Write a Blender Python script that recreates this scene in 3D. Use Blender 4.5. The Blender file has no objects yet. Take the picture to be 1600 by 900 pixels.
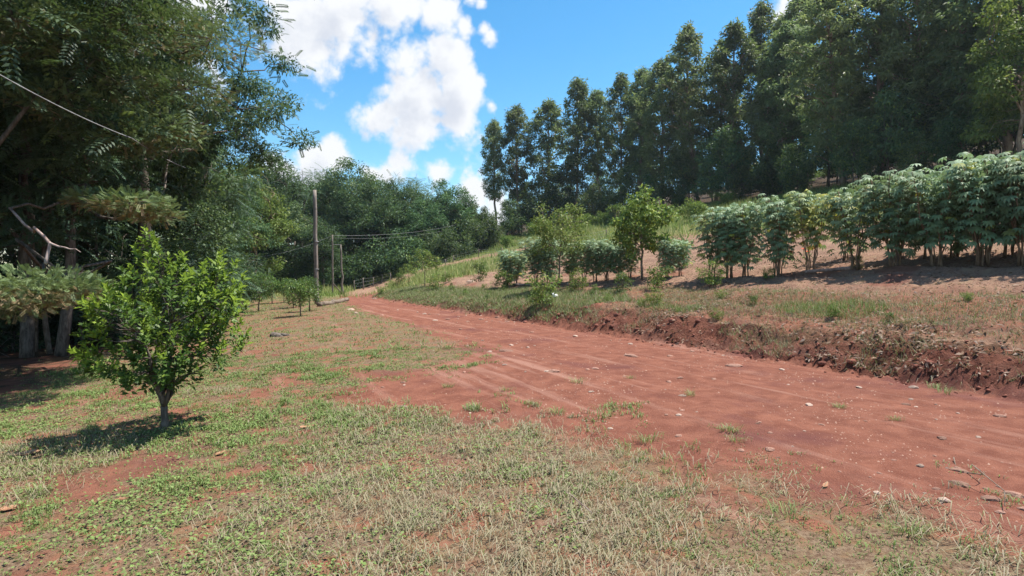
import bpy, math, random
import numpy as np
from mathutils import Vector, Matrix

scene = bpy.context.scene
C = scene.collection
rad = math.radians

# ------------------------------------------------------------------ camera
EYE = 1.6
FPX = 900.0                       # focal length in pixels of the 1600 px wide photograph
PITCH = math.atan(20.0 / FPX)
cam_d = bpy.data.cameras.new('camera')
cam_d.sensor_width = 36.0
cam_d.lens = 36.0 * FPX / 1600.0
cam_d.clip_end = 5000
cam_d.clip_start = 0.05
cam = bpy.data.objects.new('camera', cam_d)
cam.location = (0, 0, EYE)
cam.rotation_euler = (rad(90) - PITCH, 0, 0)
C.objects.link(cam)
scene.camera = cam

# ------------------------------------------------------------------ sun and sky
SUN_EL = rad(66)
SUN_AZ = (0.93, 0.36)             # towards the sun, seen from above
_l = math.hypot(*SUN_AZ)
SUNV = Vector((SUN_AZ[0] / _l * math.cos(SUN_EL), SUN_AZ[1] / _l * math.cos(SUN_EL), math.sin(SUN_EL)))
sun_d = bpy.data.lights.new('sun', 'SUN')
sun_d.energy = 5.0
sun_d.angle = rad(0.55)
sun_d.color = (1.0, 0.955, 0.88)
sun = bpy.data.objects.new('sun', sun_d)
sun.rotation_euler = SUNV.to_track_quat('Z', 'Y').to_euler()
sun.location = (0, 0, 60)
C.objects.link(sun)

world = bpy.data.worlds.new('World')
scene.world = world
world.use_nodes = True
scene.view_settings.view_transform = 'Standard'
scene.view_settings.look = 'None'
scene.view_settings.exposure = 0.93
scene.view_settings.gamma = 1.0
scene.view_settings.use_curve_mapping = False
scene.render.engine = 'CYCLES'
scene.cycles.max_bounces = 6
scene.cycles.diffuse_bounces = 3
scene.cycles.glossy_bounces = 2
scene.cycles.transmission_bounces = 4
scene.cycles.caustics_reflective = False
scene.cycles.caustics_refractive = False


def pix_dir(px, py):
    """world direction of a point of the photograph"""
    a, b = (px - 800) / FPX, -(py - 450) / FPX
    c, s = math.cos(PITCH), math.sin(PITCH)
    return Vector((a, c + b * s, -s + b * c))


def build_sky():
    nt = world.node_tree
    N, L = nt.nodes, nt.links
    N.clear()
    out = N.new('ShaderNodeOutputWorld')
    bg = N.new('ShaderNodeBackground')
    sky = N.new('ShaderNodeTexSky')
    sky.sky_type = 'NISHITA'
    sky.sun_disc = False
    sky.sun_elevation = SUN_EL
    sky.sun_rotation = math.atan2(SUN_AZ[0], SUN_AZ[1])
    sky.altitude = 400
    sky.air_density = 1.0
    sky.dust_density = 0.35
    sky.ozone_density = 1.2
    hs = N.new('ShaderNodeHueSaturation')
    hs.inputs['Saturation'].default_value = 1.36
    hs.inputs['Hue'].default_value = 0.488
    hs.inputs['Value'].default_value = 1.0
    L.new(sky.outputs[0], hs.inputs['Color'])
    # ---- cloud density as a node group of a direction
    g = bpy.data.node_groups.new('cloud_density', 'ShaderNodeTree')
    g.interface.new_socket('Vector', in_out='INPUT', socket_type='NodeSocketVector')
    g.interface.new_socket('Density', in_out='OUTPUT', socket_type='NodeSocketFloat')
    gn, gl = g.nodes, g.links
    gi = gn.new('NodeGroupInput'); go = gn.new('NodeGroupOutput')

    def math_node(op, a, b=None, c=None, clamp=False):
        m = gn.new('ShaderNodeMath'); m.operation = op; m.use_clamp = clamp
        for k, v in enumerate((a, b, c)):
            if v is None: continue
            if isinstance(v, (int, float)): m.inputs[k].default_value = v
            else: gl.new(v, m.inputs[k])
        return m.outputs[0]
    blobs = [(470, 62, 88), (440, 18, 60), (545, 45, 80), (615, 20, 60), (690, 15, 48), (728, 40, 22),
             (640, 92, 50), (690, 85, 45), (650, 145, 62), (590, 183, 44), (655, 195, 60), (715, 195, 60),
             (720, 150, 55), (768, 165, 26), (757, 44, 17), (768, 56, 20), (520, 241, 32), (485, 254, 36), (440, 262, 36),
             (625, 263, 34), (605, 272, 26), (682, 266, 34), (740, 300, 38), (580, 274, 22), (775, 320, 36), (1268, 8, 44), (1225, 22, 26),
             (735, -4, 22), (752, 4, 18), (425, 4, 20), (1345, -40, 70), (300, 0, 80), (250, 120, 90)]
    acc = None
    for (px, py, r) in blobs:
        d = pix_dir(px, py); foc = d.length; d.normalize()
        vd = gn.new('ShaderNodeVectorMath'); vd.operation = 'DISTANCE'
        gl.new(gi.outputs[0], vd.inputs[0]); vd.inputs[1].default_value = d
        rr = r / FPX / foc
        v = math_node('MULTIPLY_ADD', vd.outputs['Value'], -1.0 / rr, 1.0)
        acc = v if acc is None else math_node('SMOOTH_MAX', acc, v, 0.25)
    # clouds elsewhere round the sky, outside what the photograph shows
    fwd = gn.new('ShaderNodeVectorMath'); fwd.operation = 'DOT_PRODUCT'
    gl.new(gi.outputs[0], fwd.inputs[0]); fwd.inputs[1].default_value = (0, 0.966, 0.26)
    n0 = gn.new('ShaderNodeTexNoise'); n0.inputs['Scale'].default_value = 2.3; n0.inputs['Detail'].default_value = 2
    gl.new(gi.outputs[0], n0.inputs['Vector'])
    rest = math_node('MULTIPLY_ADD', n0.outputs['Fac'], 7.0, -4.0)
    away = math_node('MULTIPLY_ADD', fwd.outputs['Value'], -8.0, 5.2, clamp=True)
    rest = math_node('MINIMUM', rest, math_node('MULTIPLY_ADD', away, 2.0, -1.2))
    acc = math_node('MAXIMUM', acc, rest)
    acc = math_node('MAXIMUM', acc, -1.2)
    n1 = gn.new('ShaderNodeTexNoise'); n1.inputs['Scale'].default_value = 10.0; n1.inputs['Detail'].default_value = 7
    n1.inputs['Roughness'].default_value = 0.58
    gl.new(gi.outputs[0], n1.inputs['Vector'])
    n2 = gn.new('ShaderNodeTexNoise'); n2.inputs['Scale'].default_value = 34.0; n2.inputs['Detail'].default_value = 2
    gl.new(gi.outputs[0], n2.inputs['Vector'])
    bil = math_node('ABSOLUTE', math_node('SUBTRACT', n2.outputs['Fac'], 0.5))
    s = math_node('MULTIPLY_ADD', n1.outputs['Fac'], 3.5, -1.88)
    s = math_node('MULTIPLY_ADD', bil, 1.1, s)
    dens = math_node('ADD', s, math_node('MULTIPLY_ADD', acc, 0.95, -0.08))
    gl.new(dens, go.inputs[0])

    tc = N.new('ShaderNodeTexCoord')
    nrm = N.new('ShaderNodeVectorMath'); nrm.operation = 'NORMALIZE'
    L.new(tc.outputs['Generated'], nrm.inputs[0])
    a = N.new('ShaderNodeGroup'); a.node_tree = g
    L.new(nrm.outputs[0], a.inputs[0])
    off = N.new('ShaderNodeVectorMath'); off.operation = 'ADD'
    L.new(nrm.outputs[0], off.inputs[0]); off.inputs[1].default_value = (0.022, 0.0, 0.03)
    b = N.new('ShaderNodeGroup'); b.node_tree = g
    L.new(off.outputs[0], b.inputs[0])
    al = N.new('ShaderNodeMapRange'); al.interpolation_type = 'SMOOTHSTEP'
    al.inputs['From Min'].default_value = -0.15; al.inputs['From Max'].default_value = 0.5
    L.new(a.outputs[0], al.inputs['Value'])
    sh = N.new('ShaderNodeMapRange'); sh.interpolation_type = 'SMOOTHSTEP'
    sh.inputs['From Min'].default_value = 0.1; sh.inputs['From Max'].default_value = 1.25
    L.new(b.outputs[0], sh.inputs['Value'])
    col = N.new('ShaderNodeMix'); col.data_type = 'RGBA'
    col.inputs['A'].default_value = (4.7, 4.78, 4.9, 1)       # sunlit billows
    col.inputs['B'].default_value = (3.45, 3.65, 4.1, 1)       # thick undersides
    L.new(sh.outputs['Result'], col.inputs['Factor'])
    mx = N.new('ShaderNodeMix'); mx.data_type = 'RGBA'
    L.new(al.outputs['Result'], mx.inputs['Factor'])
    L.new(hs.outputs[0], mx.inputs['A']); L.new(col.outputs['Result'], mx.inputs['B'])
    L.new(mx.outputs['Result'], bg.inputs['Color'])
    bg.inputs['Strength'].default_value = 0.11
    L.new(bg.outputs[0], out.inputs[0])
    world.cycles.sampling_method = 'MANUAL'
    world.cycles.sample_map_resolution = 128


build_sky()

# ------------------------------------------------------------------ numeric helpers


def _hash(ix, iy, seed):
    n = (ix.astype(np.int64) * 374761393 + iy.astype(np.int64) * 668265263 + seed * 1442695041) & 0xFFFFFFFF
    n = ((n ^ (n >> 13)) * 1274126177) & 0xFFFFFFFF
    n = ((n ^ (n >> 16)) * 2246822519) & 0xFFFFFFFF
    return ((n ^ (n >> 15)) & 0xFFFFFF) / float(0xFFFFFF)


def vnoise(x, y, seed=0):
    xi, yi = np.floor(x), np.floor(y)
    fx, fy = x - xi, y - yi
    fx = fx * fx * (3 - 2 * fx); fy = fy * fy * (3 - 2 * fy)
    a = _hash(xi, yi, seed); b = _hash(xi + 1, yi, seed)
    c = _hash(xi, yi + 1, seed); d = _hash(xi + 1, yi + 1, seed)
    return (a * (1 - fx) + b * fx) * (1 - fy) + (c * (1 - fx) + d * fx) * fy


def fbm(x, y, seed=0, oct=4, gain=0.5):
    """fractal noise, about -1..1"""
    v = 0; a = 1.0; t = 0
    for o in range(oct):
        v = v + a * (vnoise(x, y, seed + o * 17) * 2 - 1); t += a
        x = x * 2.03 + 11.3; y = y * 2.03 + 5.7; a *= gain
    return v / t * 1.5


def sstep(a, b, x):
    t = np.clip((x - a) / (b - a), 0, 1)
    return t * t * (3 - 2 * t)


NX, NY = 0.893, 0.449             # across the road, towards the hill
TX, TY = -0.449, 0.893            # along the road


def uv_of(x, y):
    """u: metres right of the road's upper edge, v: metres along the road"""
    dx, dy = x - 6.6, y - 7.4
    return dx * NX + dy * NY, dx * TX + dy * TY


def h_base(x, y):
    u, v = uv_of(x, y)
    lawn = np.minimum(u + 4.6, 0)
    z = np.where(lawn > -10, 0.06 * lawn, -0.6 + 0.03 * (lawn + 10))
    z = np.maximum(z, -2.0)
    hb = 0.46 - 0.2 * sstep(10, 30, v)
    t = np.clip(u / 1.15, 0, 1)
    bank = hb * (1 - (1 - t) ** 2)
    up = np.maximum(u - 0.45, 0)
    hill = 0.2 * np.minimum(up, 8) + 0.25 * np.clip(up - 8, 0, 34) + 0.22 * np.clip(up - 42, 0, 60)
    fade = 1 - 0.85 * sstep(36, 44, v) * (1 - sstep(3, 9, u))
    return z + (bank + hill) * fade


def at(px, py, lift=0.0):
    """the ground point seen at a pixel of the photograph"""
    d = pix_dir(px, py)
    p = np.array((0, 0, EYE)); dd = np.array(d)
    t0 = 0.5; t = 0.5
    while t < 400:
        q = p + dd * t
        if q[2] < float(h_base(np.array(q[0]), np.array(q[1]))): break
        t0 = t; t *= 1.02
    for _ in range(30):
        m = (t0 + t) / 2; q = p + dd * m
        if q[2] < float(h_base(np.array(q[0]), np.array(q[1]))): t = m
        else: t0 = m
    q = p + dd * t
    return Vector((q[0], q[1], q[2] + lift))


def at_depth(px, py, y):
    """a point of a pixel's ray at a given depth"""
    d = pix_dir(px, py); k = y / d.y
    return Vector((d.x * k, y, EYE + d.z * k))


def on_ground(px, y):
    x = (px - 800) / FPX * y
    return Vector((x, y, float(h_full(np.array([x]), np.array([y]))[0])))


# outline of the bare red earth (road plus the tongue that runs into the lawn), traced on the ground
_edge = [(1700, 890), (1600, 852), (1490, 800), (1390, 782), (1260, 765), (1150, 742), (1050, 708), (960, 692), (880, 668),
         (800, 655), (735, 662), (690, 640), (620, 640), (540, 612), (585, 588), (680, 571), (742, 556), (715, 535), (680, 516), (625, 500),
         (565, 484), (543, 471)]
EDGE = [at(*e)[:2] for e in _edge]
GATE = at(545, 462)
_right = []
for vv in (33.0, 25, 18, 10, 4, -2, -12, -30):
    _right.append((6.6 + TX * vv, 7.4 + TY * vv))
POLY = np.array([(EDGE[0][0] + 12, EDGE[0][1] - 10.0)] + EDGE + [(GATE.x - 1.2, GATE.y + 2), (GATE.x + 3.2, GATE.y + 2.5)] + _right)
TRACK = np.array([(GATE.x + 0.6, GATE.y + 1.0)] + [tuple(at(*p)[:2]) for p in ((585, 446), (640, 430), (700, 413), (770, 398), (830, 388))])


def seg_dist(x, y, P, closed):
    best = np.full(x.shape, 1e9)
    n = len(P)
    for i in range(n if closed else n - 1):
        ax, ay = P[i]; bx, by = P[(i + 1) % n]
        dx, dy = bx - ax, by - ay
        t = np.clip(((x - ax) * dx + (y - ay) * dy) / (dx * dx + dy * dy + 1e-12), 0, 1)
        best = np.minimum(best, (x - ax - t * dx) ** 2 + (y - ay - t * dy) ** 2)
    return np.sqrt(best)


def road_sd(x, y):
    """metres inside (+) or outside (-) of the bare red earth"""
    d = seg_dist(x, y, POLY, True)
    ins = np.zeros(x.shape, bool)
    n = len(POLY)
    for i in range(n):
        ax, ay = POLY[i]; bx, by = POLY[(i + 1) % n]
        c = ((ay > y) != (by > y))
        with np.errstate(divide='ignore', invalid='ignore'):
            xx = (bx - ax) * (y - ay) / (by - ay + 1e-15) + ax
        ins ^= c & (x < xx)
    return np.where(ins, d, -d)


def h_full(x, y):
    u, v = uv_of(x, y)
    # ragged, broken edge of the bank
    w = sstep(-0.5, 0.2, u) * (1 - sstep(1.0, 2.6, u))
    k = w * (0.20 * fbm(x * 0.5, y * 0.5, 3, 2) + 0.20 * fbm(x * 1.5, y * 1.5, 4, 4, 0.5))
    z = h_base(x + k * NX, y + k * NY)
    z = z + w * (0.09 * fbm(x * 4.5, y * 4.5, 5, 5, 0.72) - 0.07 * sstep(0.25, 0.6, fbm(x * 2.4, y * 2.4, 13, 4, 0.6)))
    road = sstep(-5.2, -4.0, u) * (1 - sstep(-0.6, 0.1, u))
    rut = -0.035 * np.exp(-((u + 1.5) / 0.35) ** 2) - 0.035 * np.exp(-((u + 3.2) / 0.35) ** 2)
    z = z + road * (rut + 0.010 * fbm(x * 0.9, y * 0.9, 6, 4) + 0.0045 * fbm(x * 7, y * 7, 7, 3, 0.6))
    lawn = 1 - sstep(-5.2, -4.0, u)
    z = z + lawn * (0.03 * fbm(x * 0.7, y * 0.7, 8, 4) + 0.010 * fbm(x * 5, y * 5, 9, 2))
    hillm = sstep(0.6, 1.6, u)
    z = z + hillm * (0.07 * fbm(x * 0.6, y * 0.6, 10, 4) + 0.03 * fbm(x * 3, y * 3, 12, 3)
                     + 0.04 * np.sin(u * 2 * math.pi / 1.1) * (1 - sstep(14, 18, u)) * sstep(3, 4.5, u))
    far = sstep(20, 60, u)
    return z + far * 0.5 * fbm(x * 0.05, y * 0.05, 11, 3)


def hz(x, y):
    return float(h_full(np.array([x]), np.array([y]))[0])


def mesh_np(name, verts, faces, mat, col=None, smooth=False, normals=None, attr='Col'):
    """one mesh from numpy arrays; faces: list of (n,k) index arrays"""
    me = bpy.data.meshes.new(name)
    verts = np.asarray(verts, np.float32)
    me.vertices.add(len(verts)); me.vertices.foreach_set('co', verts.ravel())
    faces = [np.asarray(f, np.int32) for f in faces if len(f)]
    loops = np.concatenate([f.ravel() for f in faces])
    tot = np.concatenate([np.full(len(f), f.shape[1], np.int32) for f in faces])
    start = np.concatenate([[0], np.cumsum(tot)[:-1]]).astype(np.int32)
    me.loops.add(len(loops)); me.loops.foreach_set('vertex_index', loops)
    me.polygons.add(len(tot)); me.polygons.foreach_set('loop_start', start)
    me.polygons.foreach_set('loop_total', tot)
    if smooth: me.polygons.foreach_set('use_smooth', np.ones(len(tot), bool))
    if col is not None:
        a = me.attributes.new(attr, 'FLOAT_COLOR', 'POINT')
        c = np.asarray(col, np.float32)
        if c.shape[1] == 3: c = np.concatenate([c, np.ones((len(c), 1), np.float32)], 1)
        a.data.foreach_set('color', c.ravel())
    me.update(calc_edges=True)
    if normals is not None:
        me.normals_split_custom_set_from_vertices(np.asarray(normals, np.float32))
    if mat is not None: me.materials.append(mat)
    return me


class Geo:
    def __init__(self):
        self.v = []; self.q = []; self.t = []; self.c = []; self.n = 0

    def add(self, verts, quads=None, tris=None, col=(0.5, 0, 0)):
        verts = np.asarray(verts, float).reshape(-1, 3)
        if quads is not None and len(quads): self.q.append(np.asarray(quads) + self.n)
        if tris is not None and len(tris): self.t.append(np.asarray(tris) + self.n)
        col = np.asarray(col, float)
        if col.ndim == 1: col = np.tile(col, (len(verts), 1))
        self.v.append(verts); self.c.append(col); self.n += len(verts)

    def mesh(self, name, mat, smooth=False):
        f = []
        if self.q: f.append(np.concatenate(self.q))
        if self.t: f.append(np.concatenate(self.t))
        return mesh_np(name, np.concatenate(self.v), f, mat, np.concatenate(self.c), smooth)

    def tube(self, pts, radii, sides=6, col=(0.5, 0, 0)):
        pts = np.asarray(pts, float); n = len(pts)
        radii = np.broadcast_to(np.asarray(radii, float), (n,))
        tan = np.gradient(pts, axis=0)
        tan /= np.linalg.norm(tan, axis=1)[:, None] + 1e-9
        ref = np.where(np.abs(tan[:, 2:3]) > 0.9, np.array([[1.0, 0, 0]]), np.array([[0, 0, 1.0]]))
        s = np.cross(tan, ref); s /= np.linalg.norm(s, axis=1)[:, None] + 1e-9
        b = np.cross(tan, s)
        an = np.arange(sides) * 2 * math.pi / sides
        ring = pts[:, None, :] + radii[:, None, None] * (np.cos(an)[None, :, None] * s[:, None, :] + np.sin(an)[None, :, None] * b[:, None, :])
        i = np.arange(n - 1)[:, None] * sides; j = np.arange(sides)[None, :]; k = (j + 1) % sides
        q = np.stack([i + j, i + k, i + sides + k, i + sides + j], -1).reshape(-1, 4)
        v = ring.reshape(-1, 3)
        capv = np.array([pts[0], pts[-1]])
        base = n * sides
        t = [(base, (m + 1) % sides, m) for m in range(sides)] + [(base + 1, (n - 1) * sides + m, (n - 1) * sides + (m + 1) % sides) for m in range(sides)]
        self.add(np.concatenate([v, capv]), q, t, col)

    def leaves(self, P, D, Nn, Ln, Wd, col, fold=0.12, droop=0.15, wide=0.42):
        """lance-shaped folded leaves, one quad each"""
        P = np.asarray(P, float); n = len(P)
        D = D / (np.linalg.norm(D, axis=1)[:, None] + 1e-9)
        S = np.cross(D, Nn); S /= np.linalg.norm(S, axis=1)[:, None] + 1e-9
        Nn = np.cross(S, D)
        Ln = np.broadcast_to(np.asarray(Ln, float), (n,))[:, None]; Wd = np.broadcast_to(np.asarray(Wd, float), (n,))[:, None]
        mid = P + D * Ln * wide + Nn * Wd * fold
        v = np.stack([P, mid + S * Wd * 0.5, P + D * Ln - Nn * Ln * droop, mid - S * Wd * 0.5], 1).reshape(-1, 3)
        q = np.arange(n * 4).reshape(-1, 4)
        self.add(v, q, None, np.repeat(np.asarray(col, float), 4, 0))


def unit(v):
    return v / (np.linalg.norm(v, axis=-1, keepdims=True) + 1e-9)


# ------------------------------------------------------------------ materials


def node_mat(name):
    m = bpy.data.materials.new(name); m.use_nodes = True
    nt = m.node_tree; nt.nodes.clear()
    out = nt.nodes.new('ShaderNodeOutputMaterial')
    return m, nt.nodes, nt.links, out


def mixc(N, L, fac, a, b, blend='MIX'):
    m = N.new('ShaderNodeMix'); m.data_type = 'RGBA'; m.blend_type = blend
    for key, v in (('Factor', fac), ('A', a), ('B', b)):
        if isinstance(v, (int, float)): m.inputs[key].default_value = v
        elif isinstance(v, tuple): m.inputs[key].default_value = (*v, 1) if len(v) == 3 else v
        else: L.new(v, m.inputs[key])
    return m.outputs['Result']


def noise(N, L, scale, detail=4, rough=0.55, vec=None, dist=0.0):
    n = N.new('ShaderNodeTexNoise')
    n.inputs['Scale'].default_value = scale; n.inputs['Detail'].default_value = detail
    n.inputs['Roughness'].default_value = rough; n.inputs['Distortion'].default_value = dist
    if vec is not None: L.new(vec, n.inputs['Vector'])
    return n.outputs['Fac']


def ramp(N, L, v, lo, hi):
    r = N.new('ShaderNodeMapRange'); r.interpolation_type = 'SMOOTHSTEP'
    r.inputs['From Min'].default_value = lo; r.inputs['From Max'].default_value = hi
    L.new(v, r.inputs['Value'])
    return r.outputs['Result']


def leaf_mat(name, dark, light, young, rough=0.45, trans=0.3, spec=0.4, vary=0.35):
    """leaf: r of the colour attribute runs dark to light, g towards the young or dry colour"""
    m, N, L, out = node_mat(name)
    at_ = N.new('ShaderNodeAttribute'); at_.attribute_name = 'Col'
    sp = N.new('ShaderNodeSeparateColor'); L.new(at_.outputs['Color'], sp.inputs[0])
    oi = N.new('ShaderNodeObjectInfo')
    c = mixc(N, L, sp.outputs[0], dark, light)
    c = mixc(N, L, sp.outputs[1], c, young)
    hs = N.new('ShaderNodeHueSaturation')
    mr = N.new('ShaderNodeMapRange'); mr.inputs['To Min'].default_value = 1 - vary; mr.inputs['To Max'].default_value = 1 + vary
    L.new(oi.outputs['Random'], mr.inputs['Value']); L.new(mr.outputs[0], hs.inputs['Value'])
    L.new(c, hs.inputs['Color'])
    if vary > 0:
        mh = N.new('ShaderNodeMath'); mh.operation = 'FRACT'
        m7 = N.new('ShaderNodeMath'); m7.operation = 'MULTIPLY'; m7.inputs[1].default_value = 7.31
        L.new(oi.outputs['Random'], m7.inputs[0]); L.new(m7.outputs[0], mh.inputs[0])
        mq = N.new('ShaderNodeMapRange'); mq.inputs['To Min'].default_value = 0.5 - 0.09 * vary; mq.inputs['To Max'].default_value = 0.5 + 0.06 * vary
        L.new(mh.outputs[0], mq.inputs['Value']); L.new(mq.outputs[0], hs.inputs['Hue'])
    p = N.new('ShaderNodeBsdfPrincipled')
    L.new(hs.outputs[0], p.inputs['Base Color'])
    p.inputs['Roughness'].default_value = rough
    p.inputs['Specular IOR Level'].default_value = spec
    t = N.new('ShaderNodeBsdfTranslucent')
    tcol = mixc(N, L, 0.28, hs.outputs[0], (0.22, 0.34, 0.04), 'MIX')
    L.new(tcol, t.inputs['Color'])
    ms = N.new('ShaderNodeMixShader'); ms.inputs[0].default_value = trans
    L.new(p.outputs[0], ms.inputs[1]); L.new(t.outputs[0], ms.inputs[2])
    L.new(ms.outputs[0], out.inputs[0])
    return m


def bark_mat(name, a, b, scale=14.0, stretch=0.25, bump=0.4):
    m, N, L, out = node_mat(name)
    tc = N.new('ShaderNodeTexCoord'); mp = N.new('ShaderNodeMapping')
    mp.inputs['Scale'].default_value = (1, 1, stretch)
    L.new(tc.outputs['Object'], mp.inputs[0])
    f = noise(N, L, scale, 6, 0.65, mp.outputs[0], 0.4)
    f2 = noise(N, L, 2.3, 3, 0.6, tc.outputs['Object'])
    c = mixc(N, L, ramp(N, L, f, 0.35, 0.68), a, b)
    c = mixc(N, L, ramp(N, L, f2, 0.5, 0.72), c, tuple(0.55 * x for x in a))
    p = N.new('ShaderNodeBsdfPrincipled'); p.inputs['Roughness'].default_value = 0.9
    p.inputs['Specular IOR Level'].default_value = 0.15
    L.new(c, p.inputs['Base Color'])
    bp = N.new('ShaderNodeBump'); bp.inputs['Strength'].default_value = bump; bp.inputs['Distance'].default_value = 0.02
    L.new(f, bp.inputs['Height']); L.new(bp.outputs[0], p.inputs['Normal'])
    L.new(p.outputs[0], out.inputs[0])
    return m


def soil_mat(name="soil", bank=False):
    """all ground: r red earth, g pale harvested soil, b forest floor, a tall-grass floor; the rest is lawn"""
    m, N, L, out = node_mat(name)
    at_ = N.new('ShaderNodeAttribute'); at_.attribute_name = 'Col'
    sp = N.new('ShaderNodeSeparateColor'); L.new(at_.outputs['Color'], sp.inputs[0])
    ge = N.new('ShaderNodeNewGeometry'); P = ge.outputs['Position']
    big = noise(N, L, 0.55, 5, 0.6, P)
    mid = noise(N, L, 3.2, 6, 0.62, P, 0.5)
    fine = noise(N, L, 26, 6, 0.7, P)
    grit = noise(N, L, 90, 3, 0.6, P)
    # streaks along the road
    cv = N.new('ShaderNodeCombineXYZ')
    for k, (vec, ax) in enumerate((((NX * 2.6, NY * 2.6, 0), 'X'), ((TX * 0.16, TY * 0.16, 0), 'Y'))):
        dt = N.new('ShaderNodeVectorMath'); dt.operation = 'DOT_PRODUCT'
        L.new(P, dt.inputs[0]); dt.inputs[1].default_value = vec
        L.new(dt.outputs['Value'], cv.inputs[ax])
    streak = noise(N, L, 1.0, 5, 0.6, cv.outputs[0], 0.25)
    red = mixc(N, L, ramp(N, L, mid, 0.3, 0.72), (0.158, 0.058, 0.038), (0.245, 0.099, 0.064))
    red = mixc(N, L, ramp(N, L, streak, 0.52, 0.70), red, (0.29, 0.145, 0.105))
    red = mixc(N, L, ramp(N, L, big, 0.52, 0.70), red, (0.138, 0.052, 0.042))
    red = mixc(N, L, ramp(N, L, fine, 0.58, 0.74), red, (0.28, 0.135, 0.095))
    red = mixc(N, L, ramp(N, L, grit, 0.65, 0.74), red, (0.40, 0.26, 0.20))
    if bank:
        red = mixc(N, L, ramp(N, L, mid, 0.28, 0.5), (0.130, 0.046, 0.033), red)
    thatch = mixc(N, L, ramp(N, L, fine, 0.35, 0.65), (0.115, 0.066, 0.042), (0.235, 0.165, 0.105))
    thatch = mixc(N, L, ramp(N, L, mid, 0.45, 0.65), thatch, (0.19, 0.165, 0.075))
    thatch = mixc(N, L, ramp(N, L, mid, 0.46, 0.66), thatch, red)
    pale = mixc(N, L, ramp(N, L, fine, 0.35, 0.7), (0.19, 0.095, 0.066), (0.33, 0.215, 0.150))
    pale = mixc(N, L, ramp(N, L, mid, 0.48, 0.66), pale, (0.29, 0.195, 0.125))
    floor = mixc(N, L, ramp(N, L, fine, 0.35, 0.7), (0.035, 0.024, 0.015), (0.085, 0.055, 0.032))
    tallf = mixc(N, L, ramp(N, L, fine, 0.3, 0.7), (0.09, 0.10, 0.03), (0.19, 0.18, 0.07))
    c = mixc(N, L, at_.outputs['Alpha'], thatch, tallf)
    c = mixc(N, L, sp.outputs[1], c, pale)
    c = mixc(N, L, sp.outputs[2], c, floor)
    c = mixc(N, L, sp.outputs[0], c, red)
    p = N.new('ShaderNodeBsdfPrincipled'); p.inputs['Roughness'].default_value = 0.95
    p.inputs['Specular IOR Level'].default_value = 0.08
    L.new(c, p.inputs['Base Color'])
    ad = N.new('ShaderNodeMath'); ad.operation = 'ADD'
    L.new(fine, ad.inputs[0]); L.new(grit, ad.inputs[1])
    bp = N.new('ShaderNodeBump'); bp.inputs['Strength'].default_value = 0.8; bp.inputs['Distance'].default_value = 0.025
    hgt = ad.outputs[0]
    if bank:
        lump = noise(N, L, 7, 7, 0.7, P, 0.6)
        mm = N.new('ShaderNodeMath'); mm.operation = 'MULTIPLY_ADD'; L.new(lump, mm.inputs[0]); mm.inputs[1].default_value = 5.0; L.new(hgt, mm.inputs[2])
        hgt = mm.outputs[0]
        bp.inputs['Strength'].default_value = 0.9; bp.inputs['Distance'].default_value = 0.05
    L.new(hgt, bp.inputs['Height']); L.new(bp.outputs[0], p.inputs['Normal'])
    L.new(p.outputs[0], out.inputs[0])
    return m


def stone_mat(name, a, b):
    m, N, L, out = node_mat(name)
    tc = N.new('ShaderNodeTexCoord'); oi = N.new('ShaderNodeObjectInfo')
    f = noise(N, L, 18, 5, 0.65, tc.outputs['Object'])
    c = mixc(N, L, ramp(N, L, f, 0.35, 0.7), a, b)
    hs = N.new('ShaderNodeHueSaturation'); mr = N.new('ShaderNodeMapRange')
    mr.inputs['To Min'].default_value = 0.7; mr.inputs['To Max'].default_value = 1.25
    L.new(oi.outputs['Random'], mr.inputs['Value']); L.new(mr.outputs[0], hs.inputs['Value']); L.new(c, hs.inputs['Color'])
    p = N.new('ShaderNodeBsdfPrincipled'); p.inputs['Roughness'].default_value = 0.9
    p.inputs['Specular IOR Level'].default_value = 0.1
    L.new(hs.outputs[0], p.inputs['Base Color'])
    bp = N.new('ShaderNodeBump'); bp.inputs['Strength'].default_value = 0.5; bp.inputs['Distance'].default_value = 0.01
    L.new(f, bp.inputs['Height']); L.new(bp.outputs[0], p.inputs['Normal'])
    L.new(p.outputs[0], out.inputs[0])
    return m


M = {}
M['soil'] = soil_mat()
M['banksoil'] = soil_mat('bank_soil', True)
M['grass'] = leaf_mat('grass', (0.075, 0.130, 0.030), (0.195, 0.285, 0.075), (0.305, 0.245, 0.170), 0.6, 0.2, 0.15, 0.0)
M['tallgrass'] = leaf_mat('tallgrass', (0.12, 0.18, 0.04), (0.25, 0.33, 0.085), (0.40, 0.35, 0.16), 0.6, 0.3, 0.2, 0.12)
M['litter'] = leaf_mat('litter', (0.10, 0.062, 0.05), (0.31, 0.235, 0.19), (0.26, 0.14, 0.07), 0.7, 0.1, 0.15, 0.0)
M['citrus'] = leaf_mat('citrus', (0.040, 0.088, 0.018), (0.115, 0.195, 0.035), (0.33, 0.45, 0.05), 0.5, 0.38, 0.3, 0.0)
M['orchard'] = leaf_mat('orchard', (0.042, 0.085, 0.024), (0.10, 0.18, 0.045), (0.24, 0.32, 0.06), 0.5, 0.3, 0.25, 0.15)
M['yellowtree'] = leaf_mat('yellowtree', (0.09, 0.135, 0.03), (0.19, 0.24, 0.06), (0.32, 0.30, 0.09), 0.55, 0.35, 0.2, 0.1)
M['eucalyptus'] = leaf_mat('eucalyptus', (0.085, 0.115, 0.050), (0.225, 0.275, 0.128), (0.31, 0.34, 0.10), 0.52, 0.45, 0.25, 0.3)
M['broadleaf'] = leaf_mat('broadleaf', (0.032, 0.070, 0.034), (0.090, 0.155, 0.068), (0.20, 0.26, 0.06), 0.55, 0.30, 0.2, 0.45)
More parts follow.
